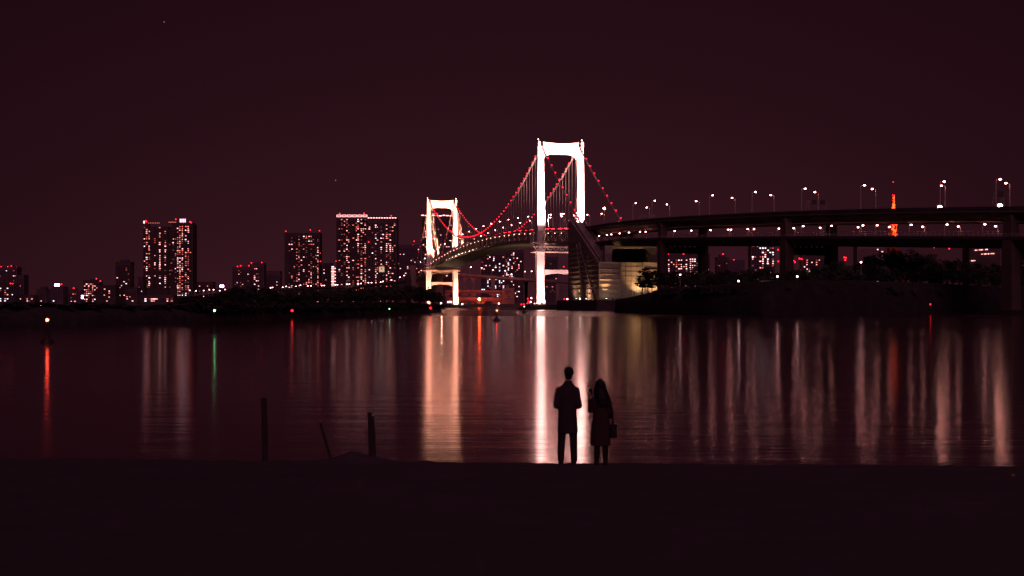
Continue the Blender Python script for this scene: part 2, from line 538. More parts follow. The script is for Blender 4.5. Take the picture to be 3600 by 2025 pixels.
def ring_leg(t0, s0, sgn, z, w, l):
    """Cruciform leg section: notched corners."""
    c = 0.55
    pts = [(-w / 2 + c, -l / 2), (w / 2 - c, -l / 2), (w / 2 - c, -l / 2 + c), (w / 2, -l / 2 + c), (w / 2, l / 2 - c), (w / 2 - c, l / 2 - c),
           (w / 2 - c, l / 2), (-w / 2 + c, l / 2), (-w / 2 + c, l / 2 - c), (-w / 2, l / 2 - c), (-w / 2, -l / 2 + c), (-w / 2 + c, -l / 2 + c)]
    return [B(t0 + q, s0 + p, z) for p, q in pts]
def tower(t0, label):
    tw = link('tower', None, bridge, B(t0, 0, 0))
    tag(tw, label)
    for sg in (-1, 1):
        b = MB()
        rows = [(3.5, 6.6, 9.4), (7.0, 6.6, 9.4), (7.3, 5.8, 8.6), (25, 5.8, 8.3), (48, 5.7, 8.0), (60, 6.3, 7.8), (90, 5.3, 7.0), (118, 4.5, 6.2), (122.5, 4.4, 6.0)]
        rr = []
        for z, w, l in rows:
            outer = 18.9 - (z / 126.0) * 1.2
            rr.append(ring_leg(t0, sg * (outer - w / 2), sg, z, w, l))
        b.loft(rr)
        b.build('leg', STEEL_W, tw)
        # two horns left and right of the cable saddle on top of the leg
        b = MB()
        b.box(B(t0, sg * 16.65, 124.5), (2.2, 6.0, 4.0), (BN, BD, UP))
        b.build('leg_cap', STEEL_W, tw)
        b = MB()
        b.box(B(t0, sg * CAB, 124.0), (1.7, 5.0, 3.2), (BN, BD, UP))
        b.tube([B(t0 - 3.2, sg * CAB, 122.9), B(t0, sg * CAB, 124.6), B(t0 + 3.2, sg * CAB, 122.9)], 0.9, 8)
        b.build('cable_saddle', DARKM, tw)
        b = MB()
        b.tube([B(t0, sg * 16.9, 126.5), B(t0, sg * 16.9, 128.0)], 0.06, 6)
        b.mi = 1
        b.ball(B(t0, sg * 16.9, 128.2), 0.35)
        b.build('beacon', [DARKM, L_WHITE], tw)
    # portal beam: top edge sags, underside is an arch that runs into the legs
    def beam_poly(zt, ze, s0, sagtop, zb_mid, zb_end, pw):
        n = 28
        top = [(s0 * (2 * i / n - 1), zt - sagtop * (1 - (2 * i / n - 1) ** 2)) for i in range(n + 1)]
        bot = []
        for i in range(n + 1):
            u = 2 * i / n - 1
            bot.append((s0 * u, zb_end + (zb_mid - zb_end) * max(0.0, 1 - abs(u) ** pw) ** 0.55))
        return top + bot[::-1]
    b = MB()
    poly = beam_poly(126.2, 0, 13.9, 1.1, 117.2, 110.8, 4.2)
    b.prism([B(t0 - 2.6, s, z) for s, z in poly], BD * 5.2)
    b.build('portal_beam', STEEL_W, tw)
    b = MB()
    poly = beam_poly(30.0, 0, 13.0, 0.0, 27.2, 25.2, 2.0)
    b.prism([B(t0 - 2.4, s, z) for s, z in poly], BD * 4.8)
    b.build('lower_strut', STEEL_W, tw)
    # lattice gallery between and round the legs just under the deck
    zt, zb = 47.0, 43.4
    for tt in (t0 - 6.4, t0 + 6.4):
        for z in (zb, zt):
            strut('gallery_chord', B(tt, -21.5, z), B(tt, 21.5, z), 0.5, 0.5, STEEL_W, tw)
        k = 0
        s = -21.5
        while s < 21.4:
            strut('gallery_brace', B(tt, s, zb if k % 2 else zt), B(tt, min(s + 2.4, 21.5), zt if k % 2 else zb), 0.3, 0.3, STEEL_W, tw)
            s += 2.4; k += 1
    for s in (-21.5, 21.5):
        for z in (zb, zt):
            strut('gallery_chord', B(t0 - 6.4, s, z), B(t0 + 6.4, s, z), 0.5, 0.5, STEEL_W, tw)
        for q in range(4):
            strut('gallery_brace', B(t0 - 6.4 + q * 3.2, s, zb if q % 2 else zt), B(t0 - 3.2 + q * 3.2, s, zt if q % 2 else zb), 0.3, 0.3, STEEL_W, tw)
    b = MB()
    b.box(B(t0, 0, zb - 0.35), (43, 12.8, 0.25), (BN, BD, UP))
    b.build('gallery_floor', STEEL_D, tw)
    # brackets that carry the truss past the leg, and the tower house on the deck
    for sg in (-1, 1):
        b = MB()
        b.prism([B(t0 - 5.6, sg * 13.4, 47.4), B(t0 - 5.6, sg * 22, 50.2), B(t0 - 5.6, sg * 22, 50.9), B(t0 - 5.6, sg * 13.4, 50.9)], BD * 11.2)
        b.build('bracket', STEEL_W, tw)
        for q in range(5):
            strut('bracket_post', B(t0 - 5.2 + q * 2.6, sg * 21.6, 50.9), B(t0 - 5.2 + q * 2.6, sg * 21.6, 58.2), 0.35, 0.35, STEEL_D, tw)
        for z in (54.0, 58.2):
            strut('bracket_rail', B(t0 - 5.6, sg * 21.6, z), B(t0 + 5.6, sg * 21.6, z), 0.35, 0.35, STEEL_D, tw)
    # footing
    b = MB()
    b.box(B(t0, 0, 0.9), (52, 24, 5.4), (BN, BD, UP))
    b.box(B(t0, 0, -0.6), (58, 30, 4.4), (BN, BD, UP))
    b.build('footing', CONC_D, tw)
    return tw
tower(0, 'taller looking white tower nearer to the beach')
tower(SPAN, 'white tower farther across the water')

# main cables with their lamps
CABLE_LAMP = MB().tube([(0, 0, 0), (0, 0, 0.9)], 0.09, 6)
CABLE_LAMP.mi = 1
CABLE_LAMP.ball((0, 0, 1.25), 0.45, 10, 6)
CABLE_LAMP = CABLE_LAMP.mesh('cable_lamp', [DARKM, L_RED])
CLAMP = MB().box((0, 0, 0), (1.5, 1.1, 1.5)).mesh('cable_band', STEEL_D)
def frange(a, b_, st):
    out = []
    while a <= b_ + 1e-6:
        out.append(a); a += st
    return out
for sg in (-1, 1):
    ts = frange(-116, -2, 6) + frange(0, SPAN, 6) + frange(SPAN + 2, SPAN + 116, 6)
    b = MB()
    b.tube([B(t, sg * CAB, cable_z(t)) for t in ts], 0.52, 8)
    cb = b.build('main_cable', CABLE, bridge, True)
    for t in frange(-110, -11, 11) + frange(10, SPAN - 8, 10) + frange(SPAN + 11, SPAN + 100, 11):
        link('cable_lamp', CABLE_LAMP, cb, B(t, sg * CAB, cable_z(t) + 0.5))
HANG = MB().tube([(0, 0, 0), (0, 0, 1)], 0.15, 6).mesh('hanger', CABLE)
for sg in (-1, 1):
    for t in frange(10, SPAN - 8, 10):
        z0, z1 = deck_z(t) - 0.3, cable_z(t)
        if z1 - z0 > 2.0:
            link('hanger', HANG, bridge, B(t, sg * CAB, z0), scale=(1, 1, z1 - z0))
            link('cable_band', CLAMP, bridge, B(t, sg * CAB, z1))

# double deck with stiffening truss
T_A, T_E = -112.0, SPAN + 118.0
tl = frange(T_A, T_E, 7.0)
def deck_loft(prof, name, m, tlist=tl, parent=bridge):
    b = MB()
    b.loft([[B(t, s, deck_z(t) + z) for s, z in prof] for t in tlist])
    return b.build(name, m, parent)
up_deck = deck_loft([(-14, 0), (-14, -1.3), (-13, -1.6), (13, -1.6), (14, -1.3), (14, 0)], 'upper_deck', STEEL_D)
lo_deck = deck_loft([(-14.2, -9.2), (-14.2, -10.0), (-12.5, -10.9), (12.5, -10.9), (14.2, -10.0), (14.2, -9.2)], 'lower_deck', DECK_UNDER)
deck_loft([(-12.6, 0.012), (-12.6, -0.05), (12.6, -0.05), (12.6, 0.012)], 'roadway', ASPH, parent=up_deck)
for sg in (-1, 1):
    b = MB()
    for z in (0.45, 0.95, 1.35):
        b.loft([[B(t, sg * 13.75 + a, deck_z(t) + z + c) for a, c in ((-.07, -.07), (.07, -.07), (.07, .07), (-.07, .07))] for t in tl])
    for t in frange(T_A, T_E, 3.5):
        b.box(B(t, sg * 13.75, deck_z(t) + 0.7), (0.12, 0.12, 1.4), (BN, BD, UP))
    tag(b.build('railing', GREYM, up_deck), kind='stuff')
    deck_loft([(sg * 14.25, -9.1), (sg * 14.25, -7.9), (sg * 14.35, -7.9), (sg * 14.35, -9.1)], 'edge_rail', GREYM, parent=lo_deck)
PANEL = 20.0
tp = frange(T_A, T_E - PANEL, PANEL)
for sg in (-1, 1):
    s = sg * 13.7
    for t in tp:
        zc = deck_z(t + 10)
        strut('truss_diagonal', B(t, s, deck_z(t) - 1.4), B(t + 9, s, deck_z(t + 9) - 9.4), 0.9, 0.9, STEEL_D, bridge)
        strut('truss_diagonal', B(t + 10.5, s, deck_z(t + 10.5) - 9.4), B(t + 20, s, deck_z(t + 20) - 1.4), 0.7, 0.7, STEEL_D, bridge)
DL = MB().tube([(0, 0, 0), (0, 0, 0.5)], 0.08, 6)
DL.mi = 1
DL.ball((0, 0, -0.2), 0.16, 8, 5)
DL = DL.mesh('truss_lamp', [DARKM, L_LOW])
FLP = MB().box((0, 0, -0.25), (0.3, 0.5, 0.3))
FLP.mi = 1
FLP.ball((0, 0, 0), 0.24, 8, 5)
FLP = FLP.mesh('foot_lamp', [DARKM, L_TRUSS])
for t in tp:
    link('foot_lamp', FLP, lo_deck, B(t + 9.8, -12.6, deck_z(t + 9.8) - 8.6))
    link('truss_lamp', DL, lo_deck, B(t + 9.5, -14.6, deck_z(t + 9.5) - 2.4))
for t in frange(T_A + 5, T_E - 5, 10):
    strut('floor_beam', B(t, -13.6, deck_z(t) - 11.15), B(t, 13.6, deck_z(t) - 11.15), 0.5, 0.5, DECK_UNDER, lo_deck)

# ---- floodlights of the bridge
FW = (1.0, 0.47, 0.44); FY = (1.0, 0.37, 0.24)
for (t0, nm, col, p) in ((0, 'nearer', FW, 1.25), (SPAN, 'farther', FY, 1.6)):
    for sg, side in ((-1, 'left'), (1, 'right')):
        a = B(t0 - 34, sg * 15.2, deck_z(t0 - 34) + 1.6)
        floodlight('flood lamp on the deck lighting the %s leg of the %s bridge tower' % (side, nm), a, B(t0, sg * 16, 84), 2.6e5 * p * FLOODK, col, 62, group='tower floodlights', radius=1.0)
        a = B(t0 - 72, sg * 15.2, deck_z(t0 - 72) + 1.6)
        floodlight('flood lamp farther along the deck aimed at the %s top of the %s bridge tower' % (side, nm), a, B(t0, sg * 9, 118), 6.0e5 * p * FLOODK, col, 36, group='tower floodlights', radius=1.0)
        a = B(t0 - 11.6, sg * 17.0, 4.9)
        floodlight('flood lamp on the footing under the %s leg of the %s bridge tower' % (side, nm), a, B(t0 - 4.5, sg * 16.6, 13), 3.0e4 * p * FLOODK, col, 120, lens=L_FLOODY, big=1.6, group='footing floodlights', radius=1.0)
        a = B(t0 - 16.0, sg * 22.0, 4.6)
        floodlight('outer flood lamp on the footing beside the %s leg of the %s bridge tower' % (side, nm), a, B(t0 - 3, sg * 16.6, 42), 4.0e4 * p * FLOODK, col, 44, big=1.2, group='footing floodlights', radius=1.0)
for t, tgt in ((SPAN - 22, SPAN - 130), (24, 120)):
    a = B(t, -4, 5.0)
    floodlight('flood lamp at the %s tower footing washing the underside of the deck' % ('farther' if t > 100 else 'nearer'), a, B(tgt, 0, 50), 2.4e4 * FLOODK, (1.0, 0.62, 0.40), 74, group='soffit floodlights', radius=1.0)

# ================================================================== ANCHORAGE
anch = thing('bridge_anchorage', 'massive ribbed concrete anchorage block lit from below where the bridge meets the viaduct', 'anchorage', B(-150, 0, 0))
b = MB(); b.box(B(-150, 0, 2.2), (55, 100, 8.8), (BN, BD, UP)); b.build('pedestal', CONC_D, anch)
b = MB()
front = [(-22, -186.5), (-8, -186.5), (-8, -184.6), (6, -184.6), (6, -186.5), (22, -186.5), (22, -110), (-22, -110)]
b.prism([B(t, s, 6.6) for s, t in front], (0, 0, 23.4))
b.build('anchor_block', CONC, anch)
for sg in (-1, 1):
    s0, s1 = (-22, -11.5) if sg < 0 else (11.5, 22)
    b = MB()
    b.prism([B(-110, s0, 30), B(-110, s0, 59), B(-113.5, s0, 59), B(-180, s0, 30)], BN * (s1 - s0))
    b.build('horn', CONC, anch)
    # raised edges on both sides of the cable slope
    for s in (s0 + 0.7, s1 - 0.7, s0 + 3.2):
        strut('slope_rib', B(-114.2, s, 59.6), B(-179, s, 31.2), 1.1, 1.3, CONC, anch)
    b = MB()
    b.box(B(-112, (s0 + s1) / 2, 60.4), (10.5, 4.4, 0.2), (BN, BD, UP))
    for q in range(6):
        b.box(B(-114 + 0.8 * q, s0 + 0.2, 60.0), (0.1, 0.1, 1.6), (BN, BD, UP))
    b.build('horn_platform', GREYM, anch)
def t_on(px, s):
    """Distance along the bridge where the vertical plane s shows at photograph column px."""
    k = (px - CX) / F_PX
    x0, y0 = T1.x + BN.x * s, T1.y + BN.y * s
    return (k * y0 - x0) / (BD.x - k * BD.y)
def z_on(px, py, s):
    t = t_on(px, s)
    return ZA(py, B(t, s, 0).y)
def slope_t(z):
    return -110 if z > 59 else (-180 + (z - 30) * 66.5 / 29.0 if z > 30 else -186.5)
for k in range(11):
    z = 10.4 + 3.0 * k
    strut('ledge', B(-111.5, -22.2, z), B(max(slope_t(z) + (6 if z > 30 else -0.3), -186.8), -22.25, z), 0.75, 0.42, CONC, anch)
    if k <= 5:
        strut('ledge', B(-186.8, -22.3, z), B(-186.75, -8.0, z), 0.75, 0.42, CONC, anch)
    if k in (2, 3, 4, 5):
        strut('ledge', B(-186.75, 6.0, z), B(-186.75, 22.2, z), 0.75, 0.42, CONC, anch)
for (pa, ya, pb, yb) in ((2027, 858, 2052, 1054), (2036, 853, 2091, 1052)):
    strut('inclined_rib', B(t_on(pa, -22.3), -22.3, z_on(pa, ya, -22.3)), B(t_on(pb, -22.3), -22.3, 6.8), 0.9, 0.9, CONC, anch)
for s in (-8.3, -22.1, 6.3):
    strut('corner_rib', B(-186.8, s, 6.8), B(-186.8, s, 29.8), 0.6, 0.5, CONC, anch)
for q in range(4):
    strut('panel_joint', B(-184.7, -4.5 + 3.5 * q, 6.8), B(-184.7, -4.5 + 3.5 * q, 29.9), 0.10, 0.12, CONC_D, anch)
for q in range(7):
    strut('panel_joint', B(-184.7, -8, 9.4 + 3 * q), B(-184.7, 6, 9.4 + 3 * q), 0.12, 0.10, CONC_D, anch)
# portal pier standing on the block under the viaduct
pier = link('portal_pier', None, anch, B(-181, 0, 30))
b = MB()
n = 8
hole = [(-13, 30.2)] + [(-13 + 2.5 * (1 - math.cos(i / n * math.pi / 2)), 36.0 + 2.5 * math.sin(i / n * math.pi / 2)) for i in range(n + 1)]
hole += [(10.5 - 2.5 * (1 - math.cos((n - i) / n * math.pi / 2)), 36.0 + 2.5 * math.sin((n - i) / n * math.pi / 2)) for i in range(n + 1)] + [(10.5, 30.2)]
outl = [(15.5, 30.2), (15.5, 40.4), (-17.5, 40.4), (-17.5, 30.2)]
b.prism([B(-183.5, s, z) for s, z in hole + outl], BD * 5)
b.build('frame', CONC, pier)
b = MB(); b.box(B(-160, 0, 35.0), (27, 2.0, 10), (BN, BD, UP)); b.build('dark_backing', CONC_D, pier)  # dark sheet added behind the opening so that its inside looks dark
# yellow floods at the foot of the walls
YF = (1.0, 0.50, 0.20)
for px, s, off, lab in ((2037, -22, -2.2, 'far'), (2073, -22, -2.2, 'near')):
    t = t_on(px, s)
    floodlight('yellow uplight at the %s end of the anchorage side wall' % lab, B(t, s + off, 7.6), B(t, s + 0.4, 26), 9000 * ANK, YF, 50, L_FLOODY, group='anchorage uplights', radius=0.5)
floodlight('yellow uplight before the ribbed front pillar of the anchorage', B(-190.2, -18.6, 7.6), B(-186.5, -18.4, 28), 22000 * ANK, YF, 56, L_FLOODY, group='anchorage uplights', radius=0.5)
floodlight('yellow uplight before the smooth middle wall of the anchorage, behind the pines', B(-190.5, 3.5, 7.6), B(-184.6, 2.5, 24), 26000 * ANK, YF, 84, L_FLOODY, group='anchorage uplights', radius=0.5)
floodlight('yellow uplight before the right pillar of the anchorage, behind the pines', B(-193.0, 13, 7.6), B(-186.6, 12, 22), 26000 * ANK, YF, 80, L_FLOODY, group='anchorage uplights', radius=0.5)
WF = (1.0, 0.42, 0.25)
for t, tz, lab in ((-128, 40, 'far'), (-160, 24, 'near')):
    floodlight('wide flood lamp on the pedestal edge before the %s half of the anchorage side wall' % lab, B(t, -27.2, 7.6), B(t - 4, -22, tz - 12), 4200 * ANK, WF, 150, group='anchorage wall washers', radius=0.6)
for s, lab in ((-17, 'left'), (2, 'middle'), (15, 'right')):
    floodlight('wide flood lamp on the pedestal edge before the %s of the anchorage front' % lab, B(-199, s, 7.6), B(-186, s, 22), 1500 * ANK, WF, 110, group='anchorage wall washers', radius=0.6)

# ================================================================== DOUBLE-DECK VIADUCT
def interp(tab, x):
    tab = sorted(tab)
    if x <= tab[0][0]:
        (a, u), (b_, v) = tab[0], tab[1]
    elif x >= tab[-1][0]:
        (a, u), (b_, v) = tab[-2], tab[-1]
    else:
        for i in range(len(tab) - 1):
            if tab[i][0] <= x <= tab[i + 1][0]:
                (a, u), (b_, v) = tab[i], tab[i + 1]
                break
    return u + (v - u) * (x - a) / (b_ - a)
ZU = [(894, 54.6), (800, 53.2), (728, 50.9), (620, 46.3), (543, 42.3), (489, 39.0), (380, 32.0)]
ZL = [(894, 44.6), (800, 43.6), (728, 40.4), (620, 35.7), (543, 31.8), (489, 28.9), (380, 22.5)]
def sm(tab, y):
    return (interp(tab, y - 25) + interp(tab, y) * 2 + interp(tab, y + 25)) / 4
def vx(y):
    q = 873 - y
    return 51 + 0.216 * q + (3.6e-4 * q * q if q > 0 else 0)
def V(y, o, z):
    """Viaduct frame: y is the distance of the near (left) edge, o metres across to the right, z up."""
    dx = -0.216 - (7.2e-4 * (873 - y) if y < 873 else 0)
    n = Vector((1, -dx, 0)).normalized()
    return Vector((vx(y), y, z)) + n * o
def y_at(px, o=0.0):
    lo, hi = 300.0, 900.0
    for _ in range(50):
        m = (lo + hi) / 2
        p = V(m, o, 0)
        if CX + F_PX * p.x / p.y > px:
            lo = m
        else:
            hi = m
    return (lo + hi) / 2
WID = 28.0
CONC_V = mat('pier_concrete', (0.15, 0.12, 0.11), 0.9, 0, 0.2, 0.1, 0.15, 0.8)
CONC_G = mat('shaded_girder', (0.13, 0.085, 0.075), 0.9, 0, 0.3, 0.1)  # weak light under the upper deck is put into this darker colour
viad = thing('double_deck_viaduct', 'dark double-deck concrete viaduct with lamp rows running right from the bridge', 'viaduct', V(620, 14, 0))
yv = frange(376, 894, 7.0)
def vloft(prof, zt, name, m, parent=viad, ylist=yv):
    b = MB()
    b.loft([[V(y, o, sm(zt, y) + z) for o, z in prof] for y in ylist])
    return b.build(name, m, parent)
ud = vloft([(0, 0), (0, -1.5), (3.0, -2.2), (WID - 3, -2.2), (WID, -1.5), (WID, 0)], ZU, 'upper_deck', CONC_D)
for yl, gm in (([y for y in yv if y <= 747], CONC_G), ([y for y in yv if y >= 740], CONC_P)):  # paler copy near the anchorage: the lamp glow there is painted in
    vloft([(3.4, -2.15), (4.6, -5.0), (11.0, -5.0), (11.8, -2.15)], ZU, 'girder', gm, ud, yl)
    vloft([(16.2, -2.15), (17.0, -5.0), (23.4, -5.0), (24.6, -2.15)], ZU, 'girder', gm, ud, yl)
vloft([(0.4, 0.012), (0.4, -0.1), (WID - 0.4, -0.1), (WID - 0.4, 0.012)], ZU, 'roadway', ASPH, ud)
for o in (0.0, WID - 0.3):
    vloft([(o, 0), (o, 1.0), (o + 0.3, 1.0), (o + 0.3, 0)], ZU, 'parapet', CONC_D, ud)
    vloft([(o + 0.1, 1.35), (o + 0.1, 1.45), (o + 0.2, 1.45), (o + 0.2, 1.35)], ZU, 'handrail', GREYM, ud)
vloft([(-0.15, -1.0), (-0.15, -0.75), (-0.012, -0.75), (-0.012, -1.0)], ZU, 'service_pipe', GREYM, ud)
vloft([(2.9, -4.75), (2.9, -4.5), (3.15, -4.5), (3.15, -4.75)], ZU, 'cable_tray', POSTM, ud)
ld = vloft([(-0.6, 0), (-0.6, -1.2), (2.0, -4.4), (WID - 2, -4.4), (WID + 0.6, -1.2), (WID + 0.6, 0)], ZL, 'lower_deck', CONC_D)
vloft([(-0.1, 0.012), (-0.1, -0.1), (WID - 0.2, -0.1), (WID - 0.2, 0.012)], ZL, 'roadway', ASPH, ld)
# fence along the lower deck: rails and pickets too fine to pick apart
for o, h in ((-0.45, 1.15), (12.0, 2.3)):
    b = MB()
    for z in (0.15, h * 0.55, h):
        b.loft([[V(y, o + a, sm(ZL, y) + z + c) for a, c in ((-0.05, -0.05), (-0.05, 0.05), (0.05, 0.05), (0.05, -0.05))] for y in yv])
    for y in frange(378, 890, 2.4):
        b.box(V(y, o, sm(ZL, y) + h / 2), (0.09, 0.09, h))
    tag(b.build('railing', POSTM, ld), kind='stuff')
# piers: two legs, each carrying both decks, joined by a cross beam under the lower deck
for px, lab in ((2326, 'pier beside the anchorage'), (2762, 'middle pier'), (3550, 'pier at the right')):
    y = y_at(px, 1.0)
    pr = link('pier', None, viad, V(y, 14, 4))
    dx = -0.216 - 7.2e-4 * (873 - y)
    n = Vector((1, -dx, 0)).normalized(); tg = Vector((-n.y, n.x, 0))
    for o in (1.6, WID - 1.6):
        b = MB()
        zt, zl = sm(ZU, y) - 2.2, sm(ZL, y)
        b.loft([[V(y, o, 0) + n * p * w + tg * q * l + UP * z for p, q in ((-.5, -.5), (.5, -.5), (.5, .5), (-.5, .5))]
                for z, w, l in ((2, 4.8, 5.2), (zl - 4.6, 4.4, 4.8), (zl, 4.0, 4.0), (zt - 2.5, 3.7, 4.0), (zt, 5.2, 4.0))])
        b.build('leg', CONC_V, pr)
    b = MB(); b.box(V(y, WID / 2, sm(ZL, y) - 6.9), (WID - 6.8, 4.2, 3.6), (n, tg, UP)); b.build('cross_beam', CONC_D, pr)
    b = MB()
    for q in range(7):
        b.beam(V(y, 4 + q * 3.0, sm(ZL, y) - 5.05), V(y, 5.5 + q * 3.0, sm(ZL, y) - 4.45), 0.9, 1.6)
    b.build('bearing_row', CONC_D, pr)

# ================================================================== STREET LAMPS
def lamp_proto(name, h, arm, m, r, pw=0.14, hood=False):
    root = link(name, None)
    MB().tube([(0, 0, 0), (0, 0, 0.5), (0, 0, h)], [pw * 1.5, pw * 1.2, pw * 0.75], 8).build('post', POSTM, root)
    if arm:
        MB().tube([(0, 0, h - 0.3), (arm * 0.35, 0, h + 0.15), (arm, 0, h + 0.25)], [pw * 0.7, pw * 0.6, pw * 0.5], 6).build('arm', GREYM, root)
        MB().box((arm + 0.25, 0, h + 0.36), (1.0 if not hood else 0.95, 0.42 if not hood else 0.95, 0.16)).build('lamp_head', GREYM, root)  # hooded head is widened to block the bulb's light upward
    else:
        MB().tube([(0, 0, h - 0.1), (0, 0, h + 0.25)], [0.18, 0.3], 8).build('lamp_head', GREYM, root)
    z = h + 0.25 - r * 0.55 if arm else h + 0.25 + r * 0.8
    MB().ball((arm + 0.25 if arm else 0, 0, z), r, 10, 6, 0.62 if arm else 1.0, 1.2, 1.2).build('bulb', m, root)
    return root
SCENE_LAMPS = 0
def place(proto, loc, rz, label, cat, group, used=set()):
    if proto.name in used:
        o = copy_tree(proto)
    else:
        used.add(proto.name); o = proto
    o.location = loc
    o.rotation_euler = (0, 0, rz)
    tag(o, label, cat, group)
    return o
lp_road = lamp_proto('street_lamp', 11.2, 1.6, L_WARM, 0.38, 0.17)
lp_low0 = lamp_proto('street_lamp', 3.6, 0.7, L_LOW, 0.34, 0.10)
lp_low = lamp_proto('street_lamp', 3.6, 0.7, L_LOW, 0.34, 0.10, True)
lp_lowt = lamp_proto('street_lamp', 4.5, 0.7, L_LOW, 0.34, 0.09, True)
lp_far = lamp_proto('street_lamp', 10.0, 1.2, L_WHITE, 0.62, 0.2)
lp_park = lamp_proto('park_lamp', 4.2, 0, L_WHITE, 0.30, 0.08)
ANG = math.atan2(BN.y, BN.x)
near_px = [2233, 2299.7, 2400, 2502.5, 2651.5, 2826, 3034, 3313, 3509.6]
far_px = [2275, 2346.6, 2449.7, 2576.7, 2713, 2868.6, 3071, 3315, 3542]
for i, px in enumerate(near_px):
    y = y_at(px - 8, 0.6)
    if px == 2400:
        continue
    place(lp_road, V(y, 0.6, sm(ZU, y)), 0.3, '%s tall lamp from the right frame edge along the near upper viaduct edge' % ORD[len(near_px) - 1 - i], 'street lamp', 'upper viaduct lamps')
for i, px in enumerate(far_px):
    y = y_at(px + 8, WID - 0.6)
    place(lp_road, V(y, WID - 0.6, sm(ZU, y)), math.pi + 0.3, '%s tall lamp from the right frame edge along the far upper viaduct edge' % ORD[len(far_px) - 1 - i], 'street lamp', 'upper viaduct lamps')
low_a = [2079, 2105, 2133, 2148, 2177, 2210, 2249, 2268.7, 2370, 2428.7, 2495.6, 2568, 2648.5, 2736, 2821, 2921, 3031, 3080.7, 3200, 3326, 3458.7]
for i, px in enumerate(low_a):
    y = y_at(px - 4, 0.4)
    tall = px > 2780
    place(lp_lowt if tall else lp_low0 if px < 2300 else lp_low, V(y, 0.4, sm(ZL, y)), 0.25, '%s small lamp from the anchorage along the near edge of the lower viaduct deck' % ORD[i], 'street lamp', 'lower viaduct lamps')
low_b = [2562, 2631, 2793, 2886, 3019.6, 3130, 3247, 3372.6, 3503.5]
for i, px in enumerate(low_b):
    y = y_at(px + 4, 11.0)
    place(lp_low, V(y, 11.0, sm(ZL, y) + 0.4), math.pi + 0.25, '%s small lamp from the left in the middle row of the lower viaduct deck' % ORD[i], 'street lamp', 'lower viaduct lamps')
k = 0
for t in frange(-92, SPAN + 110, 38):
    k += 1
    for sg, side in ((-1, 'left'), (1, 'right')):
        tt = t if sg < 0 else t + 17
        place(lp_road, B(tt, sg * 13.0, deck_z(tt)), ANG if sg < 0 else ANG + math.pi, '%s lamp post from the anchorage along the %s side of the bridge deck' % (ORD[k - 1], side), 'street lamp', 'bridge deck lamps')
# the three dazzling work lights on the upper deck
for px, py, o, lab in ((2124.5, 733, 14, 'dazzling warm work light above the deck just right of the nearer tower'),
                    (3303, 728, 10, 'dazzling warm work light beside the lamp post on the upper viaduct deck'),
                    (3514, 723, 12, 'dazzling warm work light under the sign gantry at the right frame edge')):
    y = y_at(px, o)
    p = V(y, o, 0); z = ZA(py, p.y)
    root = thing('work_light', lab, 'work light', Vector((p.x, p.y, sm(ZU, y))), 'work lights on the upper deck')
    MB().tube([Vector((p.x, p.y, sm(ZU, y))), Vector((p.x, p.y, z - 0.3))], 0.1, 8).build('stand', GREYM, root)
    bb = MB(); bb.box((p.x, p.y + 0.25, z), (1.7, 0.4, 1.5)); bb.build('housing', DARKM, root)
    MB().ball((p.x, p.y - 0.55, z), 0.78, 12, 8, 0.9, 1.0, 0.7).build('bulb', L_BIGY, root)

# ---- sign gantries on the upper deck
def gantry(px, label, o0, o1, h, boards, col=DARKM):
    y = y_at(px, o0)
    z = sm(ZU, y)
    root = thing('sign_gantry', label, 'sign gantry', V(y, o0, z))
    for o in (o0, o1):
        b = MB()
        for e in (-0.8, 0.8):
            b.tube([V(y, o, z) + Vector((e, 0, 0)), V(y, o, z + h) + Vector((e * 0.2, 0, 0))], 0.16, 6)
        b.build('post', GREYM, root)
    b = MB()
    for zz_ in (h - 0.1, h - 0.9):
        b.beam(V(y, o0, z + zz_), V(y, o1, z + zz_), 0.22)
    b.build('truss', GREYM, root)
    for (u, w, hh) in boards:
        c = V(y, o0 + (o1 - o0) * u, z + h - 0.5) - Vector((0, 0.35, 0))
        b = MB(); b.box(c, (w, 0.16, hh)); b.build('sign_board', col, root)
gantry(2838, 'grey gantry with two dark sign boards over the upper viaduct deck', 2, 12, 5.6, [(0.35, 2.6, 1.9), (0.8, 3.2, 1.9)])
gantry(3496, 'gantry with one large dark sign board at the right end of the viaduct', 1, 5, 6.4, [(0.5, 3.6, 2.6)])
gantry(2250, 'reddish empty gantry frame over the deck beside the anchorage', 2, 11, 4.0, [(0.5, 0.5, 0.5)])

# ================================================================== CARS on the bridge
car = link('car', None)
b = MB()
sec = [(-2.1, 0.45, 0.80), (-1.95, 0.35, 0.95), (-0.9, 0.32, 1.0), (1.0, 0.32, 1.0), (1.9, 0.35, 0.85), (2.1, 0.45, 0.70)]
b.loft([[(-0.85, y, z0), (0.85, y, z0), (0.88, y, (z0 + z1) / 2), (0.80, y, z1), (-0.80, y, z1), (-0.88, y, (z0 + z1) / 2)] for y, z0, z1 in sec])
b.build('body', mat('car_paint', (0.35, 0.33, 0.33), 0.3, 0.2, 0.1, 1), car)
b = MB()
b.loft([[(-w, y0, z), (w, y0, z), (w, y1, z), (-w, y1, z)] for z, w, y0, y1 in ((0.98, 0.78, -1.6, 1.1), (1.45, 0.62, -1.0, 0.45))])
b.build('cabin', GLASS_D, car)
for sx in (-1, 1):
    for y in (-1.3, 1.3):
        MB().tube([(sx * 0.70, y, 0.32), (sx * 0.90, y, 0.32)], 0.32, 12).build('wheel', DARKM, car)
    MB().box((sx * 0.62, -2.08, 0.72), (0.34, 0.08, 0.20)).build('tail_lamp', L_TAIL, car)
    MB().box((sx * 0.62, 2.05, 0.62), (0.3, 0.08, 0.16)).build('head_lamp', L_HEAD, car)
rng = random.Random(4)
k = 0
t = -85.0
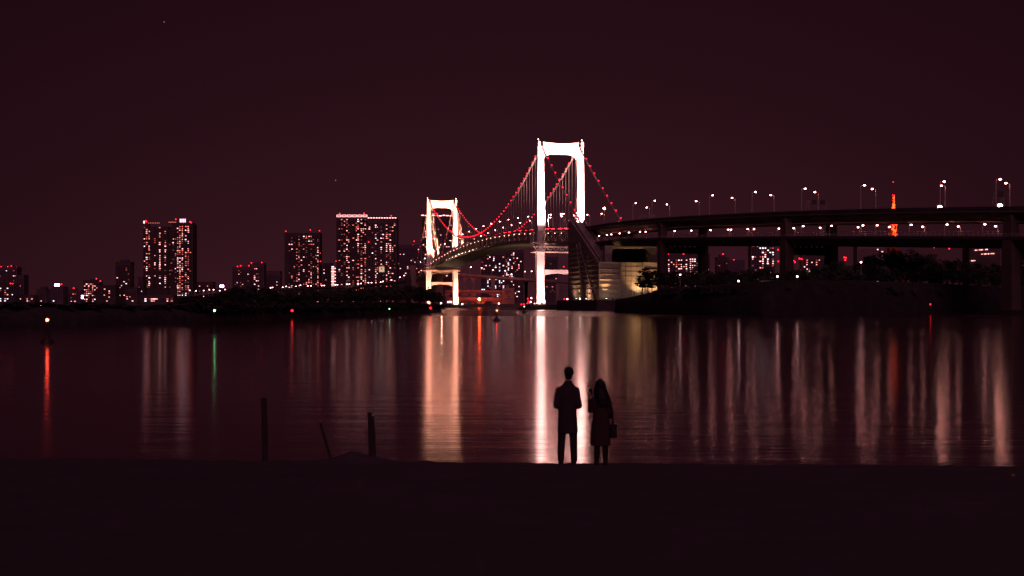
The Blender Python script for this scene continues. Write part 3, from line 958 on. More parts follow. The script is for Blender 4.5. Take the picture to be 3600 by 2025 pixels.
while t < 430 and k < 50:
    place(car, B(t, -9.8 + (k % 2) * 3.4, deck_z(t) + 0.014), math.atan2(BD.y, BD.x) - math.pi / 2,
          '%s car from the anchorage on the bridge with its red tail lamps lit' % ORD[k], 'car', 'cars on the bridge')
    t += 7 + rng.random() * 5
    k += 1

# ================================================================== THE CITY BEHIND
WMESH = [MB().box((0, 0, 0), (1, 1, 1)).mesh('lit_window_' + str(i), m) for i, m in enumerate(WIN)]
BEACON = MB().tube([(0, 0, -2.2), (0, 0, 0)], 0.16, 6)
BEACON.mi = 1
BEACON.ball((0, 0, 0.6), 1.0, 8, 5)
BEACON = BEACON.mesh('roof_beacon', [DARKM, L_REDF])
GROUND_Z = 4.6
def windows(root, rng, x0, x1, z0, z1, yf, prob, mixw, fh=3.2, cols=None, ww=1.75, wh=1.15, maxn=290, dark=True, hot=0.35, thick=0.5):
    """Rows of windows on the face y = yf: lit ones are objects, unlit glass is one mesh."""
    W = x1 - x0
    if cols is None:
        n = max(2, int(W / 3.4))
        cols = [(i + 0.5) / n for i in range(n)]
    colp = [min(0.8, prob * (2.2 if rng.random() < hot else 0.75)) for _ in cols]
    nf = int((z1 - z0) / fh)
    dk = MB(); sl = MB()
    cnt = 0
    for f in range(nf):
        z = z0 + (f + 0.55) * fh
        for c, cp in zip(cols, colp):
            x = x0 + W * c
            if rng.random() < cp and cnt < maxn:
                i = rng.choices(range(6), mixw)[0]
                w = ww * rng.choice((0.6, 0.8, 1.0, 1.0, 1.25))
                link('window', WMESH[i], root, (x + rng.uniform(-.3, .3), yf, z), scale=(w, thick, wh * rng.choice((0.75, 1.0, 1.0))))
                cnt += 1
            elif dark:
                dk.box((x, yf + 0.1, z), (ww * 0.9, 0.3, wh * 0.9))
        if dark:
            sl.box(((x0 + x1) / 2, yf - 0.15, z0 + f * fh), (W * 0.96, 0.7, 0.28))
    if dark and dk.v:
        tag(dk.build('unlit_window', GLASS_D, root), kind='stuff')
        tag(sl.build('floor_slab', SLAB, root), kind='stuff')
def building(name, label, px0, px1, yt, Y, wall, seed, prob=0.25, mixw=(3, 3, 3, 2, 1, 2), depth=24, beacons=(), roof='plant', cat='tower block', yb=None, cols=None, fh=3.2, ww=1.75, wh=1.15, parts=None, ztop_gap=3.5, dark=True, hot=0.35):
    rng = random.Random(seed)
    x0, x1, zt = XA(px0, Y), XA(px1, Y), ZA(yt, Y)
    zb = GROUND_Z - 0.6
    root = thing(name, label, cat, ((x0 + x1) / 2, Y + depth / 2, GROUND_Z), 'city buildings')
    b = MB()
    b.box(((x0 + x1) / 2, Y + depth / 2, (zt + zb) / 2), (x1 - x0, depth, zt - zb))
    b.build('wall', wall, root)
    b = MB()
    b.box(((x0 + x1) / 2, Y + depth / 2, zt + 0.4), (x1 - x0 + 0.6, depth + 0.6, 0.8))
    b.build('parapet', wall, root)
    if roof == 'plant' and x1 - x0 > 12:
        w = (x1 - x0) * rng.uniform(0.35, 0.6)
        xc = (x0 + x1) / 2 + (x1 - x0) * rng.uniform(-0.12, 0.12)
        hh = rng.uniform(2.5, 4.5)
        b = MB(); b.box((xc, Y + depth / 2, zt + 0.8 + hh / 2), (w, depth * 0.5, hh)); b.build('plant_room', wall, root)
        b = MB(); b.tube([(xc + w * 0.3, Y + depth * .5, zt + 0.8 + hh), (xc + w * 0.3, Y + depth * .5, zt + hh + 7)], 0.18, 5); b.build('mast', DARKM, root)
    for px, py in beacons:
        p = P(px, py, Y + 1.0)
        link('beacon', BEACON, root, p - Vector((0, 0, 0.6)))
    if prob > 0:
        windows(root, rng, x0 + 1.0, x1 - 1.0, GROUND_Z + 3, zt - ztop_gap, Y - 0.12, prob, mixw, fh, cols, ww, wh, dark=dark, hot=hot)
    return root
MIXW = (4, 3, 3, 2, 1, 2)
# left group
building('apartment_block', 'dim broad tower cut by the left frame edge with red roof beacons', -40, 60, 940, 2500, WALL_C, 1, 0.05, MIXW, beacons=((4, 938), (27, 938), (40, 935), (58, 940)))
building('office_block', 'dim stepped office beside the left frame edge with lit storey bands', 62, 84, 968, 2480, WALL_C, 2, 0.06, (1, 4, 3, 0, 1, 3), ww=3.4)
building('apartment_block', 'low block in the left corner with white stair lights and two beacons', -30, 50, 1000, 2050, WALL_A, 3, 0.20, (2, 2, 3, 2, 4, 3), beacons=((37, 997), (45, 998)))
building('low_building', 'low dark building between the corner block and the small dark tower', 66, 118, 1038, 2100, WALL_B, 4, 0.14, MIXW, roof='flat')
building('apartment_block', 'small dark tower left of the block with the violet sign', 128, 162, 1018, 2150, WALL_B, 5, 0.16, MIXW)
rt = building('office_block', 'slim tower crowned by a violet white roof sign', 181, 222, 1010, 2100, WALL_C, 6, 0.12, (1, 2, 4, 0, 3, 2), beacons=((216, 999),), roof='flat')
building('apartment_block', 'wide dim block right of the violet roof sign', 223, 284, 1022, 2350, WALL_C, 7, 0.10, MIXW, beacons=((259, 1013),))
building('apartment_block', 'block with orange windows and three red roof beacons behind the shore', 292, 346, 987, 2250, WALL_A, 8, 0.30, (5, 3, 2, 2, 1, 1), beacons=((297, 988), (304, 988), (339, 980), (353, 988)))
building('office_block', 'dark broad block left of the slim dark tower', 345, 406, 1004, 2150, WALL_A, 9, 0.07, MIXW, roof='flat')
building('apartment_block', 'slim dark tower left of the tall twin-winged tower', 406, 458, 922, 2200, WALL_A, 10, 0.16, (2, 3, 4, 2, 1, 2))
building('low_building', 'low lit block at the foot of the slim dark tower', 440, 482, 1012, 2080, WALL_B, 11, 0.30, MIXW, roof='flat')
building('apartment_block', 'dark slab directly left of the tall twin-winged tower', 484, 503, 975, 2180, WALL_B, 12, 0.12, MIXW, roof='flat')
# tall twin-winged tower
gY = 2300
g = thing('apartment_tower', 'tall twin-winged apartment tower with white crown lights left of the trees', 'tower block', (XA(590, gY), gY + 14, GROUND_Z), 'city buildings')
def gbox(name, p0, p1, yt, y0, dep, wall=WALL_A, yb=None):
    b = MB(); zt = ZA(yt, gY); zb = GROUND_Z - 0.6
    b.box(((XA(p0, gY) + XA(p1, gY)) / 2, y0 + dep / 2, (zt + zb) / 2), (XA(p1, gY) - XA(p0, gY), dep, zt - zb))
    b.build(name, wall, g)
gbox('wing', 503, 589, 797, gY, 30)
gbox('core', 589, 623, 802, gY + 6, 24)
gbox('wing', 623, 678, 787, gY, 30)
gbox('roof_screen', 507, 520, 782, gY + 8, 8)
gbox('roof_screen', 600, 676, 781, gY + 9, 12)
rng = random.Random(77)
cl = lambda pxs, a, c: [(p - a) / (c - a) for p in pxs]
windows(g, rng, XA(503, gY), XA(589, gY), 32, ZA(797, gY), gY - 0.12, 0.30, (4, 3, 3, 3, 0.5, 2), 3.2, cl((507.5, 516, 524.5, 544.5, 562, 581), 503, 589), 2.0, 1.2, 280, hot=0.75)
windows(g, rng, XA(589, gY), XA(623, gY), 32, ZA(806, gY), gY + 5.88, 0.10, (2, 1, 1, 4, 0.5, 4), 3.2, cl((594, 600, 606, 614), 589, 623), 1.8, 1.3, 60)
windows(g, rng, XA(623, gY), XA(678, gY), 18, ZA(790, gY), gY - 0.12, 0.30, (4, 3, 3, 3, 0.5, 2), 3.2, cl((625, 632.5, 641, 653, 662, 669), 623, 678), 1.9, 1.2, 280, hot=0.7)
for i in range(4):
    b = MB(); b.box(P(634 + i * 5.6, 775.5, gY + 8.6), (1.6, 0.5, 6.0)); b.build('crown_light', L_CROWN, g)
b = MB(); b.box(P(506.5, 781, gY + 7.6), (2.2, 0.5, 4.2)); b.build('crown_light', L_CROWN, g)
for px, py in ((618, 772), (672, 783.5), (512, 777.5), (515, 780), (668, 781)):
    link('beacon', BEACON, g, P(px, py, gY + 9))
for i in range(7):
    link('roof_light', WMESH[0], g, P(594 + i * 4, 781, gY + 8.7), scale=(0.9, .3, 0.9))
    link('roof_light', WMESH[0], g, P(523 + i * 6, 784, gY + 7.7), scale=(0.9, .3, 0.9))
building('podium_block', 'low orange lit podium at the foot of the tall twin-winged tower', 505, 610, 1038, 2120, WALL_B, 14, 0.30, (5, 4, 2, 2, 0.5, 1), roof='flat', ww=3.0)
building('low_building', 'low dark block right of the tall twin-winged tower', 690, 748, 992, 2500, WALL_C, 15, 0.07, MIXW, roof='flat')
building('low_building', 'wide low block under the small white roof sign', 745, 800, 1016, 2600, WALL_C, 16, 0.10, MIXW, roof='flat')
building('apartment_block', 'stepped dark block with five red beacons above the trees', 816, 890, 940, 2500, WALL_C, 17, 0.06, (1, 2, 3, 0, 1, 3), beacons=((835, 937), (846, 934), (875, 934), (884, 924)))
building('apartment_block', 'pale lit narrow block right of the stepped dark block', 890, 928, 926, 2480, WALL_C, 18, 0.22, (2, 2, 4, 2, 1, 1), beacons=((920, 923),))
building('office_block', 'wide dim block between the red beacons and the flat-topped tower', 928, 985, 954, 2600, WALL_C, 19, 0.03, MIXW, roof='flat', beacons=((933, 994), (966, 999), (976, 997)))
building('apartment_tower', 'flat-topped apartment tower with red corner beacons left of the tallest pair', 1000, 1125, 820, 2680, WALL_A, 20, 0.28, (4, 3, 3, 4, 0.5, 4), depth=30, beacons=((1005, 813), (1091, 808), (1123, 811), (1006, 892), (1125, 890), (1121, 922), (1127, 919), (1128, 998)),
         roof='flat', cols=[(p - 1000) / 125 for p in (1016, 1025, 1034, 1043, 1051, 1060, 1068, 1078, 1087, 1095, 1103, 1113, 1119)], ww=2.1)
building('office_block', 'dark block in the gap between the flat-topped tower and the tallest pair', 1134, 1166, 926, 2550, WALL_A, 21, 0.04, MIXW, roof='flat')
kb = building('office_block', 'narrow block with a bright white lit stair side beside the tallest pair', 1165, 1182, 934, 2450, WALL_L, 22, 0.0, MIXW, roof='flat', beacons=((1182, 918),))
for f in range(14):
    link('window', WMESH[1 if f % 3 else 2], kb, P(1170, 938 + f * 5.7, 2449.8), scale=(5.4 if f % 2 else 4.4, .4, 1.6))
    if f % 2:
        link('window', WMESH[2], kb, P(1178, 938 + f * 5.7, 2449.8), scale=(1.6, .4, 1.6))
la = building('apartment_tower', 'tallest apartment tower with a glowing open frame around its flat roof', 1182, 1290, 764, 2300, WALL_A, 23, 0.29, (4, 3, 3, 4, 0.5, 4), depth=32, roof='flat', beacons=((1194, 751), (1280, 750), (1185, 853), (1185, 919), (1296, 851)), cols=[(p - 1182) / 108 for p in (1191, 1200, 1210, 1219, 1226, 1242, 1254, 1260, 1272, 1279, 1286)], ww=2.1, ztop_gap=2)
for i in range(6):
    a = 1184 + i * 18.4; c = a + 14.5
    lx = []
    for (p, q) in (((a, 756), (c, 756)), ((a, 762), (c, 762)), ((a, 756), (a, 762)), ((c, 756), (c, 762))):
        b = MB(); b.beam(P(*p, 2299.4), P(*q, 2299.4), 0.6, 0.5); b.build('crown_light', WIN[2], la)
b = MB(); b.box(((XA(1182, 2300) + XA(1290, 2300)) / 2, 2300 + 8, ZA(759, 2300)), (XA(1290, 2300) - XA(1182, 2300) - 1, 14, 6.0)); b.build('roof_screen', WALL_A, la)
lb = building('apartment_tower', 'tower with a row of white crown lamps joined to the tallest apartment tower', 1290.5, 1396, 770, 2304, WALL_B, 24, 0.26, (4, 3, 3, 4, 0.5, 4), depth=30, roof='flat', beacons=((1375.5, 758.5),), cols=[(p - 1290.5) / 105.5 for p in (1297, 1308, 1320, 1326, 1340, 1347, 1360, 1367, 1373, 1382, 1389)], ww=2.0, ztop_gap=5)
for i in range(11):
    link('crown_light', WMESH[2], lb, P(1296 + i * 9.4, 766, 2303.6), scale=(2.8, .5, 1.3))
b = MB(); b.box(P(1345, 768.5, 2306), (50, 4, 3.4)); b.build('roof_screen', WALL_B, lb)
# the cream square sign
sg_ = thing('illuminated_sign', 'small square cream lit sign in front of the tower with crown lamps', 'sign', P(1342, 1066, 2240))
b = MB(); b.box(P(1342, 947, 2240), (8.8, 0.6, 8.8)); b.build('panel', L_SIGNY, sg_)
b = MB()
for a, c in (((1332, 937.2), (1352, 937.2)), ((1332, 956.8), (1352, 956.8)), ((1332, 937.2), (1332, 956.8)), ((1352, 937.2), (1352, 956.8))):
    b.beam(P(*a, 2240), P(*c, 2240), 0.5, 0.9)
b.build('frame', DARKM, sg_)
b = MB(); b.tube([P(1342, 943.6, 2239.7), P(1342, 943.6, 2239.5)], 1.1, 10); b.box(P(1342, 947, 2239.6), (2.6, 0.2, 0.5)); b.build('emblem', mat('sign_mark', (0.30, 0.22, 0.14), 0.7), sg_)
b = MB(); b.box((P(1342, 0, 2241).x, 2243, (ZA(958, 2243) + GROUND_Z) / 2), (3, 3, ZA(958, 2243) - GROUND_Z)); b.build('mast', DARKM, sg_)
building('office_block', 'dim office with red beacons left of the farther bridge tower', 1396, 1476, 862, 2700, WALL_C, 25, 0.05, (1, 1, 4, 1, 2, 3), beacons=((1416, 863), (1452, 861.5), (1456, 848), (1474, 863), (1443, 910)), roof='flat')
bn = building('office_tower', 'tall tower seen through the farther bridge tower with a white crown line', 1483, 1592, 762, 2200, WALL_A, 26, 0.13, (2, 4, 4, 2, 1, 2), depth=30, roof='flat', beacons=((1487, 756), (1525, 752), (1537, 752), (1534, 850)))
for i in range(9):
    link('crown_light', WMESH[2], bn, P(1486 + i * 12.4, 757 + (i % 3), 2199.5), scale=(4.5, .5, 1.3))
building('apartment_tower', 'broad dim tower with cool scattered windows under the middle of the bridge', 1690, 1775, 884, 2500, WALL_C, 27, 0.20, (1, 1, 2, 1, 5, 2), roof='flat', ww=1.9, wh=1.5)
building('apartment_tower', 'broad dim tower with warm scattered windows left of the nearer bridge tower', 1776, 1842, 880, 2560, WALL_C, 28, 0.14, (2, 2, 3, 2, 2, 2), roof='flat', ww=1.9, wh=1.5)
building('office_block', 'dark block behind the legs of the nearer bridge tower', 1905, 1960, 905, 2600, WALL_C, 29, 0.03, MIXW, roof='flat', beacons=((1982, 938), (2003, 907)))
building('office_block', 'pinkish dim slab right of the nearer tower leg', 1961, 2014, 880, 2700, WALL_L, 30, 0.0, MIXW, roof='flat')
# under the viaduct on the right
building('apartment_block', 'block with violet white windows seen under the viaduct beside the first pier', 2336, 2420, 896, 2000, WALL_B, 31, 0.32, (2, 3, 4, 1, 2, 2), beacons=((2350, 895), (2403, 893)), roof='flat')
building('apartment_block', 'lit block seen under the viaduct left of the second portal leg', 2421, 2496, 894, 2050, WALL_B, 32, 0.30, (2, 3, 4, 1, 1, 2), beacons=((2440, 894), (2485, 917)), roof='flat')
building('low_building', 'dark low building with one beacon right of the first viaduct portal', 2522, 2562, 906, 1950, WALL_A, 33, 0.08, MIXW, beacons=((2542, 893),))
building('office_block', 'plain dim block left of the tall lit tower under the viaduct', 2562, 2618, 916, 2100, WALL_C, 34, 0.0, MIXW, roof='flat', beacons=((2580, 914),))
building('apartment_tower', 'tall violet tower with many small white windows under the viaduct', 2640, 2724, 850, 1950, WALL_C, 35, 0.45, (2, 2, 4, 2, 2, 1), roof='flat', ww=1.9, wh=1.5, beacons=((2653, 921), (2672, 921), (2735, 878), (2736, 919)))
building('office_block', 'pale blank slab joined to the tall violet tower', 2725, 2746, 852, 1990, WALL_L, 36, 0.0, MIXW, roof='flat')
building('apartment_block', 'broad block with many lit windows seen between the middle pier legs', 2822, 2946, 897, 1900, WALL_B, 37, 0.30, (3, 3, 3, 3, 0.5, 1), roof='flat', beacons=((2968, 905), (2974, 906), (2972, 914), (2795, 922), (2790, 917), (2810, 909), (2817, 910), (2823, 912)))
building('office_block', 'pale block with small stair lights right of the middle pier', 3014, 3108, 862, 2000, WALL_L, 38, 0.03, (0, 1, 5, 0, 1, 0), roof='flat', beacons=((3018, 908), (3284, 869.5), (3337, 874.5)))
building('office_block', 'dark building with long lit storey bands left of the right-hand pier', 3418, 3510, 872, 1500, WALL_A, 39, 0.0, MIXW, roof='flat')
sb = building('low_building', 'dim block low behind the trees near the right frame edge', 3560, 3640, 905, 1500, WALL_B, 40, 0.10, (2, 2, 3, 3, 0, 1), roof='flat')
lbx = thing('lit_terrace_building', 'dark low building with two curved lit terraces behind the trees on the right', 'building', P(3455, 1066, 1300), 'city buildings')
b = MB(); b.box((P(3455, 0, 1310).x, 1315, (ZA(870, 1300) + 4) / 2), (30, 20, ZA(870, 1300) - 4)); b.build('wall', WALL_A, lbx)
rng = random.Random(9)
for (a, c, y0, y1) in ((3425, 3475, 880, 876.5), (3452, 3498, 893.5, 891), (3412, 3432, 917, 916)):
    n = int((c - a) / 4.4)
    for i in range(n):
        u = i / n
        link('window', WMESH[rng.choice((1, 2, 2, 5))], lbx, P(a + (c - a) * u, y0 + (y1 - y0) * u, 1304.6), scale=(rng.uniform(0.7, 1.3), .3, 0.75))
# shore street lights in front of the city
def shore_lamps(pts, Y, what):
    for i, (px, py) in enumerate(pts):
        z = ZA(py, Y)
        o = place(lp_far, (XA(px, Y) - 1.0, Y, z - 10.2), 0, '%s lamp from the left %s' % (ORD[i], what), 'street lamp', 'far road lamps')
# far elevated roads on the other shore
def elev_road(label, path, wid, thick, m, cols, parapet=1.0, mcol=None):
    """path: list of (px, py, Y) of the top edge nearest the viewer."""
    p0 = P(*path[len(path) // 2]); root = thing('elevated_road', label, 'elevated road', (p0.x, p0.y, GROUND_Z))
    pts = [P(*q) for q in path]
    rings = []
    for p in pts:
        rings.append([p, p + Vector((0, wid, 0)), p + Vector((0, wid, -thick * .5)), p + Vector((0, wid * .75, -thick)), p + Vector((0, wid * .25, -thick)), p + Vector((0, 0, -thick * .5))])
    b = MB(); b.loft(rings); b.build('deck', m, root)
    b = MB(); b.loft([[p + Vector((0, 0, 0)), p + Vector((0, 0.4, 0)), p + Vector((0, 0.4, parapet)), p + Vector((0, 0, parapet))] for p in pts]); b.build('parapet', m, root)
    for (px, w) in cols:
        for i in range(len(path) - 1):
            if path[i][0] <= px <= path[i + 1][0]:
                u = (px - path[i][0]) / (path[i + 1][0] - path[i][0])
                q = pts[i].lerp(pts[i + 1], u)
                b = MB()
                b.loft([[Vector((q.x + e * ww_, q.y + wid * .5 + f * 2.0, z)) for e, f in ((-.5, -1), (.5, -1), (.5, 1), (-.5, 1))] for z, ww_ in ((GROUND_Z - 0.6, w), (q.z - thick - 4, w), (q.z - thick - 0.01, w * 1.5))])
                b.build('column', mcol or m, root)
    return root
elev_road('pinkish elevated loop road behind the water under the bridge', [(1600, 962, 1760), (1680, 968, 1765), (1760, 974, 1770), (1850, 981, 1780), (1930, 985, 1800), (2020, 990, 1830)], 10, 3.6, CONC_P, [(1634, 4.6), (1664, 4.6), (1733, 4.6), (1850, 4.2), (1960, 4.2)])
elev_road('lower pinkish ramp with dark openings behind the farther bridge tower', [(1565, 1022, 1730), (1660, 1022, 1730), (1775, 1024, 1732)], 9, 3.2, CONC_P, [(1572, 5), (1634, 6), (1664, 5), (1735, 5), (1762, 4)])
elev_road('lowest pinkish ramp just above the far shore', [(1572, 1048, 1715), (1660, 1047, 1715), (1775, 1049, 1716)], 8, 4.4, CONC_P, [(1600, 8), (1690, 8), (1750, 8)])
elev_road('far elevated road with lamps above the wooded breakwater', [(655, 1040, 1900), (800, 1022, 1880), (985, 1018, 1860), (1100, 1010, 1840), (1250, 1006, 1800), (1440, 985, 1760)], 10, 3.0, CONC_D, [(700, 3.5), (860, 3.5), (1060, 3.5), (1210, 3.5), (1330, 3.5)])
place_pts = [(666, 1020), (688, 1022), (715, 1021), (735, 1018), (750, 1018), (772, 1021), (790, 1017), (950, 1011), (957, 1010), (993, 1009), (1005, 1006), (1040, 1006), (1055, 1002), (1081, 1005), (1092, 1004), (1130, 1003), (1139, 1003)]
shore_lamps(place_pts, 1885, 'on the far elevated road')
shore_lamps([(1178, 1001), (1185, 1000), (1219, 998.5), (1227, 998), (1258, 996), (1268, 996), (1294, 993), (1305, 993), (1337, 991), (1345, 989), (1375, 984), (1405, 974), (1420, 968)], 1800, 'on the climbing road right of the tallest towers')
shore_lamps([(1655, 938), (1692, 941), (1732, 948), (1775, 951), (1797, 963), (1845, 954), (1868, 953)], 1765, 'on the loop road under the bridge')
# pier head of the far side
b2 = thing('bridge_anchorage', 'dim pinkish anchorage pillar at the far end of the bridge', 'anchorage', B(SPAN + 130, 0, 0))
b = MB(); b.box(B(SPAN + 140, 0, 24), (40, 46, 40), (BN, BD, UP)); b.build('anchor_block', CONC_P, b2)
b = MB(); b.box(B(SPAN + 119.5, -18, 46), (7, 4, 14), (BN, BD, UP)); b.build('pillar', CONC_P, b2)
b = MB(); b.box(B(SPAN + 70, -1, 24), (12, 4.5, 40), (BN, BD, UP)); b.build('pier_shaft', CONC_P, b2)
# signs
def lit_sign(label, px, py, Y, w, h, m, host_z=None):
    p = P(px, py, Y)
    root = thing('illuminated_sign', label, 'sign', p - Vector((0, 0, h)))
    b = MB(); b.box(p, (w, 0.6, h)); b.build('panel', m, root)
    b = MB(); b.box(p + Vector((0, 0.7, 0)), (w + 0.8, 0.6, h + 0.8)); b.build('backing', DARKM, root)
    b = MB()
    for e in (-0.35, 0.35):
        b.beam(p + Vector((e * w, 0.8, -h / 2)), p + Vector((e * w, 0.8, -h / 2 - 2.5)), 0.4)
    b.build('leg', DARKM, root)
lit_sign('violet white roof sign glowing on the slim tower at the left', 200.5, 1002, 2105, 7.4, 3.4, L_PURPLE)
lit_sign('small upright violet white sign beside the orange-windowed block', 289, 1044, 2200, 2.6, 5.6, L_PURPLE)
lit_sign('white roof sign above the low block right of the tall twin-winged tower', 780, 1006, 2600, 7.4, 4.2, L_PURPLE)
# sodium lamp and pier-base works
root = thing('work_light', 'glaring orange sodium lamp on the far shore between the bridge towers', 'work light', P(1685, 1068, 1690))
MB().tube([P(1685, 1068, 1690), P(1685, 1054, 1690)], 0.2, 6).build('stand', GREYM, root)
MB().ball(P(1685, 1052, 1690), 1.5, 10, 6).build('bulb', L_ORANGE, root)
bl = thing('low_building', 'pinkish blocky pump house on the far shore under the bridge', 'building', P(1786, 1066, 1700))
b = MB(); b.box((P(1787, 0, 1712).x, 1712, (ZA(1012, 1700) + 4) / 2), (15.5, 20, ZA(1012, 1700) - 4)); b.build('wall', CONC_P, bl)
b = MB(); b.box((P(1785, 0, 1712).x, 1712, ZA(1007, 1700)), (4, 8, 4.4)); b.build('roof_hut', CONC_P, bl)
for i in range(4):
    for j in range(2):
        if (i + j) % 3 != 2:
            b = MB(); b.box(P(1780 + j * 9, 1024 + i * 9, 1701.8), (2.6, 0.4, 1.0)); b.build('louvre', DARKM, bl)
# a moored work boat cluster of lights by the shore: small quay lamps
for i, (px, py, m) in enumerate(((1576, 1062, L_WHITE), (1581, 1061, L_WHITE), (1586, 1062, L_WHITE), (1590, 1064, L_WHITE), (1624, 1080, L_WHITE), (1754, 1067, L_WHITE), (1855, 1050, L_RED), (1868, 1048, L_WHITE), (1858, 1059, L_RED), (1854, 1066, L_RED), (1862, 1065, L_RED), (1866, 1061, L_WHITE), (1880, 1067, L_WHITE), (1842, 1072, L_RED), (1833, 1072, L_RED), (1984, 1051, L_RED), (1994, 1056, L_RED))):
    Yq = 1640
    p = P(px, py, Yq)
    o = thing('quay_lamp', '%s quay lamp from the left along the far shore under the bridge' % ORD[i], 'lamp', (p.x, p.y, 3.5), 'quay lamps')
    MB().tube([(p.x, p.y, 3.5), (p.x, p.y, max(p.z, 3.9))], 0.12, 5).build('post', DARKM, o)
    MB().ball((p.x, p.y, max(p.z, 4.0)), 0.75, 8, 5).build('bulb', m, o)

# ================================================================== ORANGE LATTICE TOWER far behind
tt_ = thing('broadcast_tower', 'slender orange lit lattice tower far behind the right-hand viaduct', 'tower', P(3140.5, 1066, 3630))
TY = 3630; TX = XA(3140.5, TY)
TTW = [(4, 44), (50, 26), (100, 15), (150, 11), (200, 8.2), (250, 6.2), (262, 4.3), (300, 2.0)]
def tt_w(z):
    return interp(TTW, z)
PAINT_O = mat('orange_paint', (0.55, 0.10, 0.03), 0.5, 0, 0.15, 0.2)
levels = [5, 18, 34, 50, 66, 82, 98, 114, 130, 146, 160, 174, 188, 200, 212, 224, 236, 248, 258, 268, 278, 288, 300]
legs = [[Vector((TX + sx * tt_w(z), TY + sy * tt_w(z), z)) for z in levels] for sx, sy in ((-1, -1), (1, -1), (1, 1), (-1, 1))]
for lg in legs:
    b = MB(); b.tube(lg, [1.6 - 1.2 * i / len(lg) for i in range(len(lg))], 4); b.build('leg', PAINT_O, tt_)
LAMPT = MB().ball((0, 0, 0), 1.0, 6, 4).mesh('tower_lamp', L_TTOWER)
rng = random.Random(3)
for i in range(len(levels) - 1):
    b = MB()
    for k in range(4):
        a, c = legs[k], legs[(k + 1) % 4]
        b.beam(a[i], c[i + 1], 0.7); b.beam(c[i], a[i + 1], 0.7); b.beam(a[i], c[i], 0.8)
    b.build('bracing', PAINT_O, tt_)
for z0, z1, n in ((188, 222, 46), (262, 300, 52), (10, 180, 60)):
    for i in range(n):
        z = z0 + (z1 - z0) * (rng.random() ** 1.25)
        w = tt_w(z)
        link('tower_lamp', LAMPT, tt_, (TX + rng.uniform(-.95, .95) * w, TY - w, z), scale=(rng.uniform(.8, 1.5),) * 3)
b = MB(); b.box((TX, TY, 150), (26, 26, 14)); b.build('lower_gallery', PAINT_O, tt_)
b = MB(); b.box((TX, TY, 253), (15, 15, 9)); b.build('upper_gallery', PAINT_O, tt_)
b = MB(); b.tube([(TX, TY, 298), (TX, TY, 315), (TX, TY, 335)], [1.6, 0.9, 0.5], 6); b.build('mast', PAINT_O, tt_)
for z, dx in ((336.5, 0), (300, -2.2), (300, 2.2), (263, -4.6), (263, 4.6), (220, -8.5), (220, 0), (220, 8.5)):
    link('beacon', BEACON, tt_, (TX + dx, TY - tt_w(min(z, 300)) * (0 if z > 301 else 1), z), scale=(1.5, 1.5, 1.0))
# stars
for px, py, lab in ((577, 77, 'tiny star high in the left of the night sky'), (1180, 634, 'tiny star above the tallest apartment towers')):
    tag(MB().ball(P(px, py, 9000), 3.5, 6, 4).build('star', L_STAR), lab, 'star')

# ================================================================== NEAR LAND: wooded breakwater on the left, park on the right
def strip_land(name, m, front, back, ztop, zbank, jitter, seed):
    """Bank rising from the water along `front` (list of (x, y)), flat-ish top back to `back`."""
    b = MB()
    rings = []
    n = len(front)
    for i in range(n):
        (x, y), (xb, yb) = front[i], back[i]
        zt = ztop[i]
        d = Vector((xb - x, yb - y)); L = d.length; d.normalize()
        row = []
        for (q, z) in ((0, -2.5), (0.8, 0.3), (1.6, zbank * 0.75), (2.8, zbank), (8.0, zbank + (zt - zbank) * 0.7), (18.0, zt), (L * 0.9, zt), (L, -2.5)):
            j = 0 if z < 0 else jitter
            row.append((x + d.x * q + mnoise.noise(Vector((i * .7, q, seed))) * j, y + d.y * q, z + mnoise.noise(Vector((i * .9, q * .3, seed + 5))) * j))
        rings.append(row)
    b.loft(rings, close=False, caps=False)
    return tag(b.build(name, m, None, True), kind='structure')
def resample(pts, n):
    L = [0]
    for i in range(len(pts) - 1):
        L.append(L[-1] + (Vector(pts[i + 1]) - Vector(pts[i])).length)
    out = []
    for k in range(n):
        s = L[-1] * k / (n - 1)
        for i in range(len(pts) - 1):
            if L[i] <= s <= L[i + 1] + 1e-9:
                u = (s - L[i]) / max(1e-9, L[i + 1] - L[i])
                out.append(tuple(Vector(pts[i]).lerp(Vector(pts[i + 1]), u)))
                break
    return out
def shore(pts):
    """(px, py) of the waterline -> ground position."""
    out = []
    for px, py in pts:
        Y = CAM_H * F_PX / (py - HOR)
        out.append((XA(px, Y), Y))
    return out
fr = shore([(-900, 1172), (-300, 1160), (0, 1150), (300, 1143), (500, 1137), (900, 1125), (1300, 1108), (1480, 1101.5), (1555, 1099)]) 
N1 = 90
fr = resample(fr, N1)
bk = [(x - 14 - 0.03 * y, y + 60) for x, y in fr]
zt_ = []
for i, (x, y) in enumerate(fr):
    px = CX + F_PX * x / y
    zt_.append(3.6 if px < 620 else 3.9 if px < 760 else 4.6)
for k in range(4):
    zt_[N1 - 1 - k] = 1.2 + 0.9 * k
strip_land('breakwater_ground', STONE, fr, bk, zt_, 2.2, 0.5, 1.0)
fr2 = shore([(2157, 1099.5), (2300, 1104), (2500, 1109), (2700, 1112), (2900, 1110), (3200, 1107), (3500, 1103), (3800, 1100), (4600, 1098)])
fr2 = resample(fr2, 80)
bk2 = [(x + 10 + 0.12 * y, y + 150) for x, y in fr2]
z2 = [interp([(2157, 7.0), (2180, 7.3), (2230, 9.2), (2330, 11.2), (2600, 12), (3000, 13), (3400, 12)], CX + F_PX * x / y) for x, y in fr2]
strip_land('park_ground', SOIL, fr2, bk2, z2, 6.4, 0.4, 9.0)

